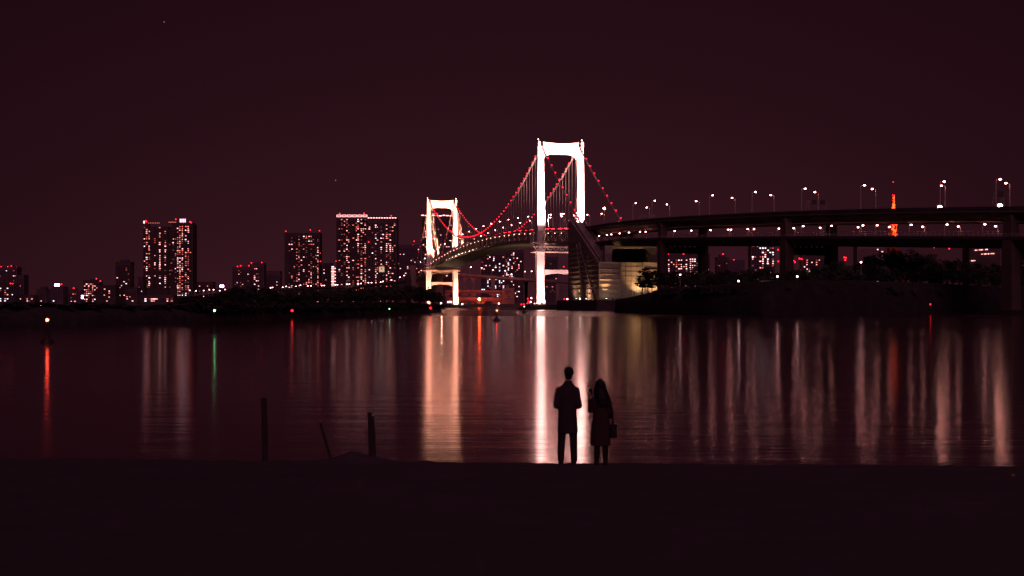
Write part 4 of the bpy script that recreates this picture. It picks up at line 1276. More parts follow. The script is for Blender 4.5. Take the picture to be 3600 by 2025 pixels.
# ---- foliage meshes shared by the trees
def crown_mesh(name, seed, m, n_clump=18, per=95, leaf=0.075, flat=0.75):
    """Unit crown (radius about 1, height about 2, standing on z = 0): leaf-sized faces in uneven clumps."""
    rng = random.Random(seed)
    V_, F_ = [], []
    for c in range(n_clump):
        while True:
            p = Vector((rng.uniform(-1, 1), rng.uniform(-1, 1), rng.uniform(-1, 1)))
            if 0.25 < p.length < 0.82:
                break
        cr = rng.uniform(0.22, 0.42)
        p.z = p.z + 1.0
        for k in range(per):
            q = Vector((rng.gauss(0, 1), rng.gauss(0, 1), rng.gauss(0, 1)))
            q = q.normalized() * cr * (rng.random() ** 0.33)
            q.z *= flat
            q += p
            a = Vector((rng.gauss(0, 1), rng.gauss(0, 1), rng.gauss(0, 0.7))).normalized()
            u = a.cross(Vector((0.3, 0.2, 1))).normalized()
            s = leaf * rng.uniform(0.6, 1.5)
            i = len(V_)
            V_ += [q - a * s, q + u * s * 0.7, q + a * s, q - u * s * 0.7]
            F_.append((i, i + 1, i + 2, i + 3))
    return new_mesh(name, V_, F_, m)
CROWNS = [crown_mesh('crown_%d' % i, 40 + i, LEAF) for i in range(6)]
def trunk_mesh(name, seed, limbs=5, top=0.75):
    rng = random.Random(seed)
    b = MB()
    b.tube([(0, 0, -0.06), (0.02, 0, 0.2), (rng.uniform(-.05, .05), rng.uniform(-.05, .05), top)], [0.045, 0.034, 0.012], 7)
    for k in range(limbs):
        a = rng.uniform(0, 6.28); z = rng.uniform(0.28, 0.6)
        r = rng.uniform(0.14, 0.28)
        b.tube([(0, 0, z), (math.cos(a) * r * .5, math.sin(a) * r * .5, z + 0.08), (math.cos(a) * r, math.sin(a) * r, z + 0.2)], [0.016, 0.011, 0.004], 5)
    return b.mesh(name, BARK)
TRUNKS = [trunk_mesh('trunk_%d' % i, 70 + i) for i in range(3)]
def tree(label, x, y, z, h, r, seed, group, name='leafy_tree'):
    rng = random.Random(seed)
    root = thing(name, label, 'tree', (x, y, z), group)
    link('trunk', TRUNKS[seed % 3], root, (x, y, z - 0.2), rot=(0, 0, rng.uniform(0, 6.28)), scale=(h, h, h))
    link('crown', CROWNS[seed % 6], root, (x, y, z + h * 0.18), rot=(0, 0, rng.uniform(0, 6.28)), scale=(r, r, h * 0.41))
    return root
def bush(label, x, y, z, h, r, seed, group):
    rng = random.Random(seed)
    root = thing('bush', label, 'bush', (x, y, z), group)
    link('foliage', CROWNS[seed % 6], root, (x, y, z - h * 0.15), rot=(0, 0, rng.uniform(0, 6.28)), scale=(r, r, h * 0.56))
    MB().tube([(x, y, z - 0.2), (x + 0.1, y, z + h * 0.6)], [0.12, 0.04], 5).build('stem', BARK, root)
TOPL = [(640, 1066), (690, 1050), (760, 1040), (800, 1010), (845, 993), (900, 1001), (960, 1012), (1000, 1019), (1060, 1013), (1140, 1006), (1200, 1010), (1260, 1005), (1330, 998), (1390, 990), (1440, 992), (1500, 998), (1535, 1012), (1556, 1040)]
rng = random.Random(12)
def ground_y(frs, px):
    best = min(frs, key=lambda q: abs(CX + F_PX * q[0] / q[1] - px))
    return best[1]
sd = 0
for row, dy in ((0, 12), (1, 26), (2, 40)):
    px = 655 + row * 9
    while px < 1552:
        Y = ground_y(fr, px) + dy + rng.uniform(-3, 3)
        yt = interp(TOPL, px) + rng.uniform(-2, 10) + (6 if row != 1 else 0)
        zg = 3.2
        h = max(3.0, ZA(yt, Y) - zg)
        rr_ = max(2.6, min(5.2, h * 0.46))
        tree('dark leafy tree in the wooded breakwater left of the bridge', XA(px, Y), Y, zg, h, rr_, sd, 'trees of the wooded breakwater')
        sd += 1
        px += rr_ * 1.15 * F_PX / Y * rng.uniform(0.8, 1.2)
for px in frange(-20, 650, 24):
    Y = ground_y(fr, px) + 10 + rng.uniform(-4, 6)
    h = rng.uniform(1.0, 2.0)
    bush('low dark bush on the bare left end of the breakwater', XA(px, Y), Y, 2.7, h, h * 1.5, sd, 'bushes on the breakwater'); sd += 1
for px in frange(660, 1560, 15):
    Y = ground_y(fr, px) + 5 + rng.uniform(0, 3)
    h = rng.uniform(2.0, 3.6)
    bush('dark undergrowth bush at the foot of the wooded breakwater', XA(px, Y), Y, 1.8, h, h * 1.1, sd, 'undergrowth of the breakwater'); sd += 1

# ---- pines on the park corner, silhouetted on the lit wall
def pine_mesh(name, seed, nlay=9, lean=0.1):
    rng = random.Random(seed)
    V_, F_ = [], []
    for k in range(nlay):
        z = 0.30 + 0.66 * k / (nlay - 1)
        spread = 0.36 * (1 - 0.75 * ((z - 0.3) / 0.7) ** 1.4)
        for c in range(4 if k < nlay - 2 else 2):
            a = rng.uniform(0, 6.28)
            cx, cy_ = math.cos(a) * spread * rng.uniform(0.35, 1), math.sin(a) * spread * rng.uniform(0.35, 1)
            cr = rng.uniform(0.08, 0.14)
            for q in range(120):
                p = Vector((rng.gauss(0, 1), rng.gauss(0, 1), rng.gauss(0, 1))).normalized() * cr * (rng.random() ** 0.4)
                p = Vector((p.x * 1.3, p.y * 1.3, p.z * 0.38)) + Vector((cx + lean * (z - .3), cy_, z + rng.uniform(-.01, .01)))
                d = Vector((rng.gauss(0, 1), rng.gauss(0, 1), rng.gauss(0, .6))).normalized()
                u = d.cross(Vector((0.2, 0.1, 1))).normalized()
                s = rng.uniform(0.02, 0.042)
                i = len(V_)
                V_ += [p - d * s, p + u * s * .6, p + d * s, p - u * s * .6]
                F_.append((i, i + 1, i + 2, i + 3))
    return new_mesh(name, V_, F_, LEAF_P)
def pine_trunk(name, seed, lean=0.1):
    rng = random.Random(seed)
    b = MB()
    b.tube([(-0.0, 0, -0.05), (0.01, 0, 0.3), (lean * 0.3, 0.01, 0.6), (lean * 0.7, 0, 0.96)], [0.028, 0.021, 0.014, 0.005], 7)
    for k in range(9):
        a = rng.uniform(0, 6.28); z = rng.uniform(0.3, 0.85); r = 0.3 * (1.15 - z)
        b.tube([(lean * (z - .3), 0, z), (lean * (z - .3) + math.cos(a) * r, math.sin(a) * r, z + 0.03)], [0.009, 0.003], 4)
    return b.mesh(name, BARK)
PN = [(pine_mesh('pine_needles_%d' % i, 200 + i, 8 + i % 2, 0.12 - 0.08 * i), pine_trunk('pine_trunk_%d' % i, 210 + i, 0.12 - 0.08 * i)) for i in range(3)]
def pine(label, px, ytop, ybase, Y, i, rz=0.0, fat=1.0):
    z0, z1 = ZA(ybase, Y), ZA(ytop, Y)
    h = z1 - z0
    root = thing('pine_tree', label, 'tree', (XA(px, Y), Y, z0), 'pines at the park corner')
    link('trunk', PN[i][1], root, (XA(px, Y), Y, z0), rot=(0, 0, rz), scale=(h, h, h))
    link('crown', PN[i][0], root, (XA(px, Y), Y, z0), rot=(0, 0, rz), scale=(h * fat, h * fat, h))
pine('leftmost lone pine standing out against the lit anchorage wall', 2258, 944, 1031, 600, 0, 0.2, 1.1)
pine('low leaning pine right of the lone pine', 2278, 966, 1028, 606, 1, 1.9, 1.5)
pine('taller pine behind the leaning one beside the lit wall', 2292, 956, 1024, 612, 2, 0.7, 1.3)
pine('rightmost pine of the corner group before the first viaduct pier', 2318, 950, 1020, 612, 0, 2.7, 1.3)
for i, px in enumerate((2209.5, 2214, 2221, 2226, 2229)):
    Y = 598
    q = thing('stake', 'thin leaning stake on the park slope left of the lone pine', 'stake', P(px, 1036, Y), 'stakes on the slope')
    MB().tube([P(px, 1040 - i * 1.0, Y), P(px - 2.2 + i, 1025 - (i % 3) * 3, Y)], 0.09, 5).build('pole', BARK, q)

# ---- park trees
TOPR = [(2335, 952), (2355, 945), (2400, 950), (2450, 943), (2500, 944), (2540, 941), (2580, 943), (2612, 956), (2630, 932), (2650, 926), (2668, 938), (2685, 928), (2708, 932), (2720, 952), (2760, 950), (2783, 936), (2820, 940), (2855, 933), (2890, 931), (2924, 911), (2948, 907), (2975, 922), (3013, 922), (3040, 905), (3058, 889), (3085, 883), (3112, 867), (3190, 866), (3230, 873), (3290, 880), (3325, 904), (3347, 912), (3366, 905), (3400, 906), (3420, 915), (3495, 917), (3560, 905), (3640, 900)]
TOPS = [(2330, 975), (2500, 968), (2700, 965), (2900, 955), (3100, 930), (3300, 935), (3640, 940)]
for row, dy, tab, zg in ((0, 105, TOPR, 11.0), (1, 80, TOPR, 11.0), (2, 45, TOPS, 9.5)):
    px = 2338 + row * 11
    while px < 3660:
        Y = ground_y(fr2, px) + dy + rng.uniform(-6, 6)
        yt = interp(tab, px) + rng.uniform(-1, 7) + (5 if row == 0 else 0)
        h = max(4.0, ZA(yt, Y) - zg)
        r_ = max(2.4, min(5.5, h * 0.42))
        tree('dark leafy tree in the park wood under the viaduct', XA(px, Y), Y, zg, h, r_, sd, 'trees of the park under the viaduct')
        sd += 1
        px += r_ * 1.3 * F_PX / Y * rng.uniform(0.8, 1.2)
for px in frange(2330, 3650, 21):
    Y = ground_y(fr2, px) + 14 + rng.uniform(-3, 6)
    h = rng.uniform(3.0, 5.0)
    bush('dark shrub along the park bank on the right', XA(px, Y), Y, 6.6, h, h * 1.2, sd, 'shrubs along the park bank'); sd += 1
PARK = [(2684, 993, 'left of the two park lamps close together before the pale pavilion'), (2700.5, 993, 'right of the two park lamps close together before the pale pavilion'), (2733, 973, 'park lamp higher up right of the pavilion beside the middle pier'), (2803, 973, 'lone park lamp right of the middle pier'), (2597, 989, 'small park lamp left of the pavilion'), (2391, 967, 'small park lamp near the first viaduct pier'), (3027, 923, 'small park lamp right of the middle pier leg, above the trees')]
for px, py, lab in PARK:
    Y = ground_y(fr2, px) + 36
    p = P(px, py, Y)
    place(lp_park, (p.x, p.y, p.z - 4.6), 0, lab, 'park lamp', 'park lamps')
pv = thing('pavilion', 'small pale pavilion wall lit by two park lamps among the trees', 'pavilion', P(2692, 1001, ground_y(fr2, 2692) + 40))
Yp = ground_y(fr2, 2692) + 40
b = MB(); b.box(P(2695, 996, Yp), (5.0, 2.0, 1.6)); b.build('wall', CONC, pv)
b = MB(); b.box(P(2695, 987.5, Yp), (6.0, 3.0, 0.25)); b.build('roof', CONC_D, pv)
b = MB()
for e in (-2.4, 0, 2.4):
    b.beam(P(2695, 996, Yp) + Vector((e, -1.1, -0.8)), P(2695, 988.5, Yp) + Vector((e, -1.1, 0)), 0.2)
b.build('column', CONC_D, pv)

# ---- two white shore lamps on the bare breakwater
for px, py, lab in ((147, 1079, 'left of the two bright white lamps on the far bank at the left'), (207, 1078, 'right of the two bright white lamps on the far bank at the left'), (1379, 1074, 'small lamp at the foot of the wooded breakwater'), (421, 1084, 'low white lamp on the breakwater below the slim dark tower')):
    Y = ground_y(fr, px) + 24
    p = P(px, py, Y)
    place(lp_park, (p.x, p.y, p.z - 4.6), 0, lab, 'shore lamp', 'shore lamps')

# ================================================================== BUOYS AND BEACONS on the water
def buoy(label, px, ylamp, ywater, m, lr=0.2, body=1.0):
    Y = CAM_H * F_PX / (ywater - HOR)
    x = XA(px, Y); zl = ZA(ylamp, Y)
    root = thing('buoy', label, 'buoy', (x, Y, 0), 'buoys in the bay')
    s = body * max(0.5, zl) / 2.6
    b = MB()
    prof = [(-0.45, 0.55), (-0.3, 0.78), (0.12, 0.80), (0.35, 0.55), (0.62, 0.34), (0.95, 0.24)]
    b.tube([(x, Y, z * s) for z, r in prof], [r * s for z, r in prof], 14)
    b.build('float', DARKM, root, True)
    b = MB()
    for k in range(4):
        a = k * math.pi / 2 + 0.4
        b.tube([(x + math.cos(a) * 0.24 * s, Y + math.sin(a) * 0.24 * s, 0.85 * s), (x + math.cos(a) * 0.1 * s, Y + math.sin(a) * 0.1 * s, zl - 0.15)], 0.03 * s + 0.012, 5)
    for zz_ in (0.5, 0.8):
        z = 0.9 * s + (zl - 0.9 * s) * zz_
        b.tube([(x + math.cos(a) * 0.17 * s, Y + math.sin(a) * 0.17 * s, z) for a in [i * math.pi / 4 for i in range(9)]], 0.03, 4)
    b.build('lattice', DARKM, root)
    MB().ball((x, Y, zl), lr, 10, 6).build('lamp', m, root)
buoy('near buoy at the left with a strong red lamp', 166, 1125, 1205, L_BUOYR, 0.17, 1.0)
buoy('buoy with a green lamp off the breakwater', 754, 1092, 1168, L_GREEN, 0.16, 0.9)
buoy('small buoy with a red lamp before the wooded breakwater', 1027, 1092, 1123, L_RED, 0.34, 0.7)
buoy('small buoy with a greenish lamp before the right part of the wooded breakwater', 1369, 1086, 1117, L_GREEN, 0.16, 0.9)
buoy('small buoy with a red lamp at the right end of the wooded breakwater', 1514, 1083, 1110, L_RED, 0.36, 0.8)
buoy('cone buoy with a red and white lamp in mid water between the bridge towers', 1747, 1092, 1128, L_BUOYR, 0.17, 1.3)
buoy('dark pillar buoy with a pale lamp left of the nearer tower leg', 1843, 1078, 1103, L_GREEN, 0.2, 1.2)
buoy('small beacon with a red lamp off the park shore on the right', 3270, 1070, 1106, L_RED, 0.34, 0.5)

# ================================================================== POSTS ON THE BEACH
def wood_post(label, base, top, w, d, step=None):
    b0 = Vector(base); t0 = Vector(top)
    root = thing('wooden_post', label, 'post', b0, 'posts on the beach')
    b = MB()
    ax = (t0 - b0)
    rings = []
    rng = random.Random(int(abs(base[0]) * 100))
    for k in range(9):
        u = k / 8
        c = b0 + ax * u - Vector((0, 0, 0.3 * (1 - u)))
        ring = []
        for i in range(8):
            a = math.pi / 4 * i + math.pi / 8
            rr_ = 1 + rng.uniform(-.06, .06)
            ring.append(c + Vector((math.cos(a) * w * 0.54 * rr_ * (1.15 - 0.15 * u), math.sin(a) * d * 0.54 * rr_, 0)))
        rings.append(ring)
    b.loft(rings)
    b.build('shaft', WOODP, root)
    if step:
        b = MB()
        a0 = b0 + Vector((step[0], 0, 0)); a1 = b0 + ax * step[1] + Vector((step[0], 0, 0))
        b.tube([a0 - Vector((0, 0, 0.3)), a0.lerp(a1, 0.5), a1], [step[2], step[2] * 0.95, step[2]], 8)
        b.build('side_pole', WOODP, root)
def gp(px, py, Y=25.3):
    return P(px, py, Y)
wood_post('tall upright wooden post, leftmost on the beach', gp(933, 1622), gp(928, 1399), 0.098, 0.10)
wood_post('thin post leaning left on the beach beside the sand mound', gp(1181, 1620), gp(1126, 1487), 0.048, 0.05)
wood_post('upright double post right of the sand mound', gp(1306, 1622), gp(1299, 1449), 0.068, 0.08, (0.056, 0.92, 0.036))

# ================================================================== PEOPLE
SKIN = mat('skin', (0.32, 0.20, 0.15), 0.6, 0, 0.1, 8)
COAT_M = mat('dark_wool_coat', (0.05, 0.044, 0.048), 0.95, 0, 0.3, 40, 0.2, 120)
COAT_W = mat('dark_red_coat', (0.06, 0.030, 0.034), 0.95, 0, 0.3, 40, 0.2, 120)
TROUS = mat('dark_trousers', (0.035, 0.03, 0.036), 0.95, 0, 0.3, 40)
SHOE = mat('black_shoe', (0.015, 0.014, 0.014), 0.5, 0, 0.2, 20)
HAIR = mat('black_hair', (0.012, 0.009, 0.008), 0.55, 0, 0.4, 60, 0.4, 150, (1, 1, 0.12))
LEATH = mat('black_leather', (0.02, 0.016, 0.016), 0.45, 0, 0.3, 30)
def capsule(b, p, q, r0, r1, n=12):
    p, q = Vector(p), Vector(q)
    d = (q - p).normalized()
    pts, rad = [], []
    for a in (-80, -50, -25):
        pts.append(p + d * r0 * math.sin(R(a))); rad.append(r0 * math.cos(R(a)))
    pts.append(p); rad.append(r0)
    pts.append(q); rad.append(r1)
    for a in (25, 50, 80):
        pts.append(q + d * r1 * math.sin(R(a))); rad.append(r1 * math.cos(R(a)))
    b.tube(pts, rad, n)
def ell(b, z, rx, ry, cx=0, cy_=0, n=20):
    return [Vector((cx + rx * math.cos(2 * math.pi * i / n), cy_ + ry * math.sin(2 * math.pi * i / n), z)) for i in range(n)]
def fuse(b, name, m, parent, voxel, smooth_it=4):
    """Union of the overlapping shapes as one continuous surface."""
    me = b.mesh(name + '_raw', m)
    o = bpy.data.objects.new(name + '_raw', me)
    COL.objects.link(o)
    md = o.modifiers.new('fuse', 'REMESH'); md.mode = 'VOXEL'; md.voxel_size = voxel; md.use_smooth_shade = True
    s = o.modifiers.new('soft', 'SMOOTH'); s.factor = 0.5; s.iterations = smooth_it
    dg = bpy.context.evaluated_depsgraph_get()
    me2 = bpy.data.meshes.new_from_object(o.evaluated_get(dg))
    me2.name = name
    bpy.data.objects.remove(o)
    bpy.data.meshes.remove(me)
    if not me2.materials:
        me2.materials.append(m)
    for p in me2.polygons:
        p.use_smooth = True
    ob = bpy.data.objects.new(name, me2)
    COL.objects.link(ob)
    ob.parent = parent
    return ob
def head_shape(b, c, h, yaw):
    """Head with face; h is the head height, it looks along +y turned by yaw."""
    c = Vector(c)
    rot = Matrix.Rotation(yaw, 3, 'Z')
    def L(x, y, z):
        return c + rot @ Vector((x * h, y * h, z * h))
    rings = []
    prof = [(-0.50, 0.10, 0.10, 0.24), (-0.44, 0.20, 0.22, 0.16), (-0.32, 0.27, 0.31, 0.08), (-0.15, 0.31, 0.37, 0.02), (0.05, 0.335, 0.41, -0.02), (0.22, 0.335, 0.42, -0.03), (0.36, 0.28, 0.35, -0.03), (0.46, 0.16, 0.20, -0.03), (0.50, 0.05, 0.06, -0.03)]
    for z, rx, ry, oy in prof:
        rings.append([L(rx * math.cos(2 * math.pi * i / 20), oy + ry * math.sin(2 * math.pi * i / 20), z) for i in range(20)])
    b.loft(rings)
    capsule(b, L(0, 0.36, 0.02), L(0, 0.47, -0.11), 0.035 * h, 0.06 * h)       # nose
    capsule(b, L(-0.09, 0.37, -0.25), L(0.09, 0.37, -0.25), 0.035 * h, 0.035 * h)  # mouth
    capsule(b, L(0, 0.30, -0.42), L(0, 0.34, -0.42), 0.07 * h, 0.06 * h)       # chin
    for s in (-1, 1):
        capsule(b, L(s * 0.10, 0.36, 0.09), L(s * 0.20, 0.32, 0.09), 0.035 * h, 0.03 * h)   # brow
        capsule(b, L(s * 0.14, 0.345, 0.0), L(s * 0.16, 0.345, 0.0), 0.045 * h, 0.045 * h)  # eye
        capsule(b, L(s * 0.34, -0.02, 0.06), L(s * 0.34, 0.0, -0.10), 0.06 * h, 0.04 * h)   # ear
def hand(b, wrist, fdir, side, curl=0.6, size=0.18):
    """Palm, four unequal bent fingers and a thumb at the side of the palm. side: unit vector towards the thumb."""
    w = Vector(wrist); f = Vector(fdir).normalized(); t = Vector(side); t = (t - f * t.dot(f)).normalized()
    nrm = f.cross(t).normalized()
    pl = size * 0.52
    for k in range(4):
        o = t * size * (0.16 - 0.105 * k)
        capsule(b, w + o * 0.6, w + f * pl + o, 0.017, 0.0135, 8)
        L = size * (0.44, 0.50, 0.46, 0.36)[k]
        p = w + f * pl + o
        d = f
        for sgm in range(3):
            ang = curl * (0.7 + 0.35 * sgm)
            d = (f * math.cos(ang * (sgm + 1) * 0.7) + nrm * math.sin(ang * (sgm + 1) * 0.7)).normalized()
            q = p + d * L * (0.45, 0.32, 0.23)[sgm]
            capsule(b, p, q, 0.0098 - 0.0008 * sgm, 0.009 - 0.0008 * sgm, 8)
            p = q
    p = w + t * size * 0.16 + f * size * 0.12
    q = p + (t * 0.7 + f * 0.7 + nrm * 0.25).normalized() * size * 0.24
    capsule(b, p, q, 0.014, 0.0115, 8)
    capsule(b, q, q + (f * 0.9 + nrm * 0.35 + t * 0.1).normalized() * size * 0.19, 0.0108, 0.009, 8)

# ---- the man: seen from behind, both hands in front of him, thigh-length coat
mx, my = XA(1995, 24.9), 24.9
mz = beach_z(mx, my) - 0.012
man = thing('person', 'person on the left of the pair, taller, short hair, dark thigh-length coat, back turned', 'person', (mx, my, mz), 'couple at the water edge')
b = MB()   # body: one surface
head_shape(b, (0.02, 0.02, 1.685), 0.232, 0.10)
capsule(b, (0.012, -0.005, 1.44), (0.018, 0.0, 1.60), 0.058, 0.054)
b.loft([ell(b, z, rx, ry) for z, rx, ry in ((0.86, 0.13, 0.09), (1.0, 0.13, 0.085), (1.2, 0.15, 0.09), (1.38, 0.16, 0.085), (1.45, 0.09, 0.06))])
for s in (-1, 1):
    capsule(b, (s * 0.085, 0, 0.88), (s * 0.10, 0.0, 0.49), 0.075, 0.05)
    capsule(b, (s * 0.10, 0.0, 0.49), (s * 0.115, -0.02, 0.09), 0.05, 0.035)
    capsule(b, (s * 0.115, -0.03, 0.05), (s * 0.13, 0.13, 0.035), 0.035, 0.025)
    capsule(b, (s * 0.165, 0, 1.38), (s * 0.208, -0.055, 1.11), 0.045, 0.036)
    capsule(b, (s * 0.208, -0.055, 1.11), (s * 0.13, 0.19, 1.06), 0.036, 0.027)
    hand(b, (s * 0.12, 0.21, 1.06), (-s * 0.75, 0.5, -0.05), (0, 0.2, 1), 0.75, 0.18)
fuse(b, 'body', SKIN, man, 0.006, 2)
b = MB()
b.loft([ell(b, z, rx, ry, cx, cyo, 24) for z, rx, ry, cx, cyo in (
    (0.585, 0.190, 0.145, 0.005, 0.0), (0.60, 0.193, 0.147, 0.005, 0.0), (0.80, 0.180, 0.140, 0.0, 0.0), (1.00, 0.168, 0.130, 0.0, 0.0), (1.12, 0.174, 0.128, 0, 0), (1.28, 0.192, 0.128, 0, -0.005), (1.37, 0.190, 0.118, 0, -0.01), (1.44, 0.150, 0.095, 0, -0.005), (1.495, 0.105, 0.080, 0.008, 0), (1.525, 0.078, 0.072, 0.012, 0), (1.56, 0.075, 0.070, 0.014, 0))])
for s in (-1, 1):
    capsule(b, (s * 0.155, -0.005, 1.375), (s * 0.212, -0.06, 1.10), 0.074, 0.062)
    capsule(b, (s * 0.212, -0.06, 1.10), (s * 0.13, 0.17, 1.06), 0.062, 0.046)
    capsule(b, (s * 0.12, 0.11, 0.92), (s * 0.13, 0.11, 0.80), 0.045, 0.045)
fuse(b, 'coat', COAT_M, man, 0.011, 3)
b = MB()
b.loft([ell(b, z, rx, ry) for z, rx, ry in ((0.70, 0.155, 0.105), (0.92, 0.16, 0.115))])
for s in (-1, 1):
    capsule(b, (s * 0.082, 0, 0.86), (s * 0.108, 0.0, 0.49), 0.090, 0.074)
    capsule(b, (s * 0.108, 0.0, 0.49), (s * 0.122, -0.02, 0.10), 0.074, 0.066)
fuse(b, 'trousers', TROUS, man, 0.011, 2)
for s in (-1, 1):
    b = MB()
    capsule(b, (s * 0.116, -0.04, 0.055), (s * 0.135, 0.16, 0.045), 0.05, 0.04)
    capsule(b, (s * 0.116, -0.03, 0.06), (s * 0.116, -0.02, 0.12), 0.048, 0.045)
    b.box((s * 0.125, 0.055, 0.012), (0.09, 0.29, 0.024))
    fuse(b, 'shoe', SHOE, man, 0.008, 2)
b = MB()
c = Vector((0.02, 0.0, 1.715))
capsule(b, c + Vector((0, -0.02, 0.02)), c + Vector((0, 0.03, 0.03)), 0.092, 0.086)
capsule(b, c + Vector((0, -0.035, -0.07)), c + Vector((0, -0.03, 0.02)), 0.068, 0.085)
rng = random.Random(5)
for k in range(50):
    a = rng.uniform(0, 6.28); e = rng.uniform(-0.2, 1.4)
    d = Vector((math.cos(a) * math.cos(e), math.sin(a) * math.cos(e) - 0.25, math.sin(e)))
    capsule(b, c + d * 0.07, c + d * 0.098 + Vector((0.006, 0, -0.006)), 0.014, 0.006, 6)
fuse(b, 'hair', HAIR, man, 0.007, 1)

# ---- the woman: long hair, knee-length coat, left hand raised
wx, wy = XA(2113, 24.9), 24.9
wz = beach_z(wx, wy) - 0.012
wom = thing('person', 'person on the right of the pair, shorter, long hair, knee-length coat, one hand raised', 'person', (wx, wy, wz), 'couple at the water edge')
b = MB()
head_shape(b, (-0.018, 0.015, 1.49), 0.215, 0.75)
capsule(b, (0, -0.005, 1.28), (-0.01, 0.0, 1.42), 0.05, 0.047)
b.loft([ell(b, z, rx, ry) for z, rx, ry in ((0.78, 0.125, 0.09), (0.92, 0.11, 0.08), (1.06, 0.115, 0.08), (1.22, 0.135, 0.08), (1.29, 0.08, 0.055))])
for s in (-1, 1):
    capsule(b, (s * 0.075, 0, 0.80), (s * 0.072, 0.0, 0.44), 0.07, 0.047)
    capsule(b, (s * 0.072, 0.0, 0.44), (s * 0.08, -0.02, 0.08), 0.047, 0.033)
    capsule(b, (s * 0.08, -0.03, 0.05), (s * 0.09, 0.11, 0.035), 0.032, 0.024)
capsule(b, (-0.135, 0, 1.23), (-0.190, 0.03, 1.03), 0.038, 0.031)
capsule(b, (-0.190, 0.03, 1.03), (-0.205, 0.14, 1.23), 0.031, 0.024)
hand(b, (-0.205, 0.145, 1.245), (-0.05, 0.12, 1.0), (0.6, 0.4, 0.1), 0.85, 0.165)
capsule(b, (0.135, 0, 1.23), (0.176, -0.03, 1.00), 0.038, 0.031)
capsule(b, (0.176, -0.03, 1.00), (0.17, 0.13, 0.90), 0.031, 0.024)
hand(b, (0.168, 0.145, 0.893), (-0.25, 0.85, -0.35), (0, 0.2, 1), 0.8, 0.165)
fuse(b, 'body', SKIN, wom, 0.006, 2)
b = MB()
b.loft([ell(b, z, rx, ry, cx, 0, 24) for z, rx, ry, cx in (
    (0.375, 0.190, 0.145, -0.01), (0.39, 0.192, 0.146, -0.01), (0.55, 0.186, 0.140, -0.008), (0.72, 0.178, 0.135, 0), (0.90, 0.150, 0.115, 0), (1.02, 0.148, 0.11, 0), (1.15, 0.165, 0.112, 0), (1.23, 0.172, 0.10, 0), (1.285, 0.125, 0.08, 0), (1.325, 0.078, 0.066, 0), (1.36, 0.068, 0.062, 0))])
capsule(b, (-0.13, 0, 1.225), (-0.192, 0.03, 1.03), 0.060, 0.052)
capsule(b, (-0.192, 0.03, 1.03), (-0.200, 0.13, 1.20), 0.052, 0.040)
capsule(b, (0.13, 0, 1.225), (0.178, -0.03, 1.00), 0.060, 0.052)
capsule(b, (0.178, -0.03, 1.00), (0.175, 0.115, 0.91), 0.056, 0.042)
fuse(b, 'coat', COAT_W, wom, 0.011, 3)
for s in (-1, 1):
    b = MB()
    capsule(b, (s * 0.073, 0, 0.62), (s * 0.073, 0.0, 0.42), 0.072, 0.058)
    capsule(b, (s * 0.073, 0.0, 0.42), (s * 0.078, -0.005, 0.28), 0.056, 0.056)
    capsule(b, (s * 0.078, -0.005, 0.28), (s * 0.08, -0.02, 0.07), 0.058, 0.044)
    capsule(b, (s * 0.08, -0.03, 0.05), (s * 0.092, 0.13, 0.04), 0.044, 0.034)
    b.box((s * 0.08, -0.045, 0.03), (0.05, 0.05, 0.06))
    fuse(b, 'boot', SHOE, wom, 0.008, 2)
b = MB()
c = Vector((-0.012, 0.0, 1.515))
capsule(b, c + Vector((0, -0.02, 0.0)), c + Vector((0, 0.025, 0.015)), 0.098, 0.088)
rng = random.Random(8)
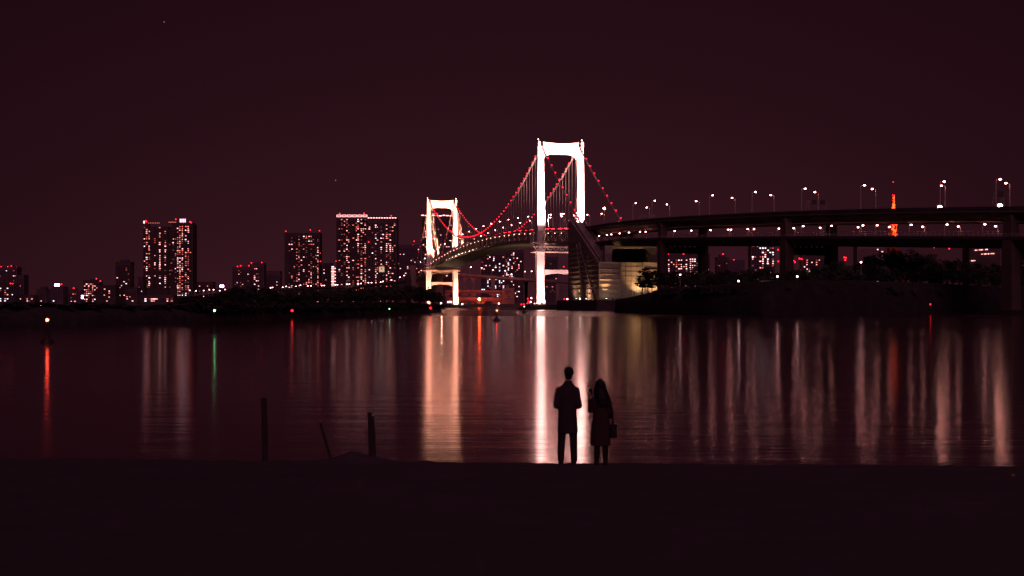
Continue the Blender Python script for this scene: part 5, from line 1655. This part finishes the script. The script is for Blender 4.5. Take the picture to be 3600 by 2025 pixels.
for k in range(70):
    a = rng.uniform(math.pi * 1.02, math.pi * 1.98) if k > 8 else rng.uniform(0.75 * math.pi, 2.2 * math.pi)
    r0 = 0.075
    p = [c + Vector((math.cos(a) * r0 * 1.0, math.sin(a) * r0, 0.02)),
         c + Vector((math.cos(a) * 0.105, math.sin(a) * 0.088, -0.12)),
         Vector((math.cos(a) * 0.125 + 0.02, math.sin(a) * 0.095 - 0.02, 1.27)),
         Vector((math.cos(a) * 0.140 + 0.04, math.sin(a) * 0.085 - 0.045, 1.27 - rng.uniform(0.08, 0.20)))]
    b.tube(p, [0.022, 0.024, 0.024, 0.006], 6)
fuse(b, 'hair', HAIR, wom, 0.008, 2)
# handbag on her right side, strap over the shoulder
bgx, bgy, bgz = wx + 0.235, wy - 0.015, wz + 0.655
hb = thing('handbag', 'small dark handbag hanging at the right hip of the long-haired person', 'handbag', (bgx, bgy, bgz - 0.13))
b = MB()
b.loft([[Vector((bgx + e * w, bgy + f * d, z)) for e, f in ((-.5, -.4), (-.4, -.5), (.4, -.5), (.5, -.4), (.5, .4), (.4, .5), (-.4, .5), (-.5, .4))] for z, w, d in ((bgz - 0.13, 0.115, 0.25), (bgz - 0.11, 0.125, 0.27), (bgz + 0.06, 0.115, 0.26), (bgz + 0.12, 0.085, 0.24))])
b.build('pouch', LEATH, hb)
b = MB(); b.box((bgx + 0.001, bgy, bgz + 0.09), (0.104, 0.268, 0.06)); b.build('flap', LEATH, hb)
b = MB()
b.tube([(bgx - 0.02, bgy + 0.10, bgz + 0.11), (wx + 0.225, wy + 0.09, wz + 0.98), (wx + 0.15, wy + 0.085, wz + 1.20), (wx + 0.10, wy + 0.01, wz + 1.315), (wx + 0.13, wy - 0.10, wz + 1.22), (wx + 0.215, wy - 0.125, wz + 0.98), (bgx - 0.02, bgy - 0.11, bgz + 0.11)], 0.011, 6)
b.build('strap', LEATH, hb)
ph = thing('phone', 'dark phone in the raised hand of the long-haired person', 'phone', (wx - 0.185, wy + 0.19, wz + 1.29))
b = MB(); b.box((wx - 0.185, wy + 0.195, wz + 1.355), (0.068, 0.010, 0.135)); b.build('case', DARKM, ph)
b = MB(); b.box((wx - 0.185, wy + 0.1885, wz + 1.355), (0.060, 0.002, 0.122)); b.build('screen', GLASS_D, ph)
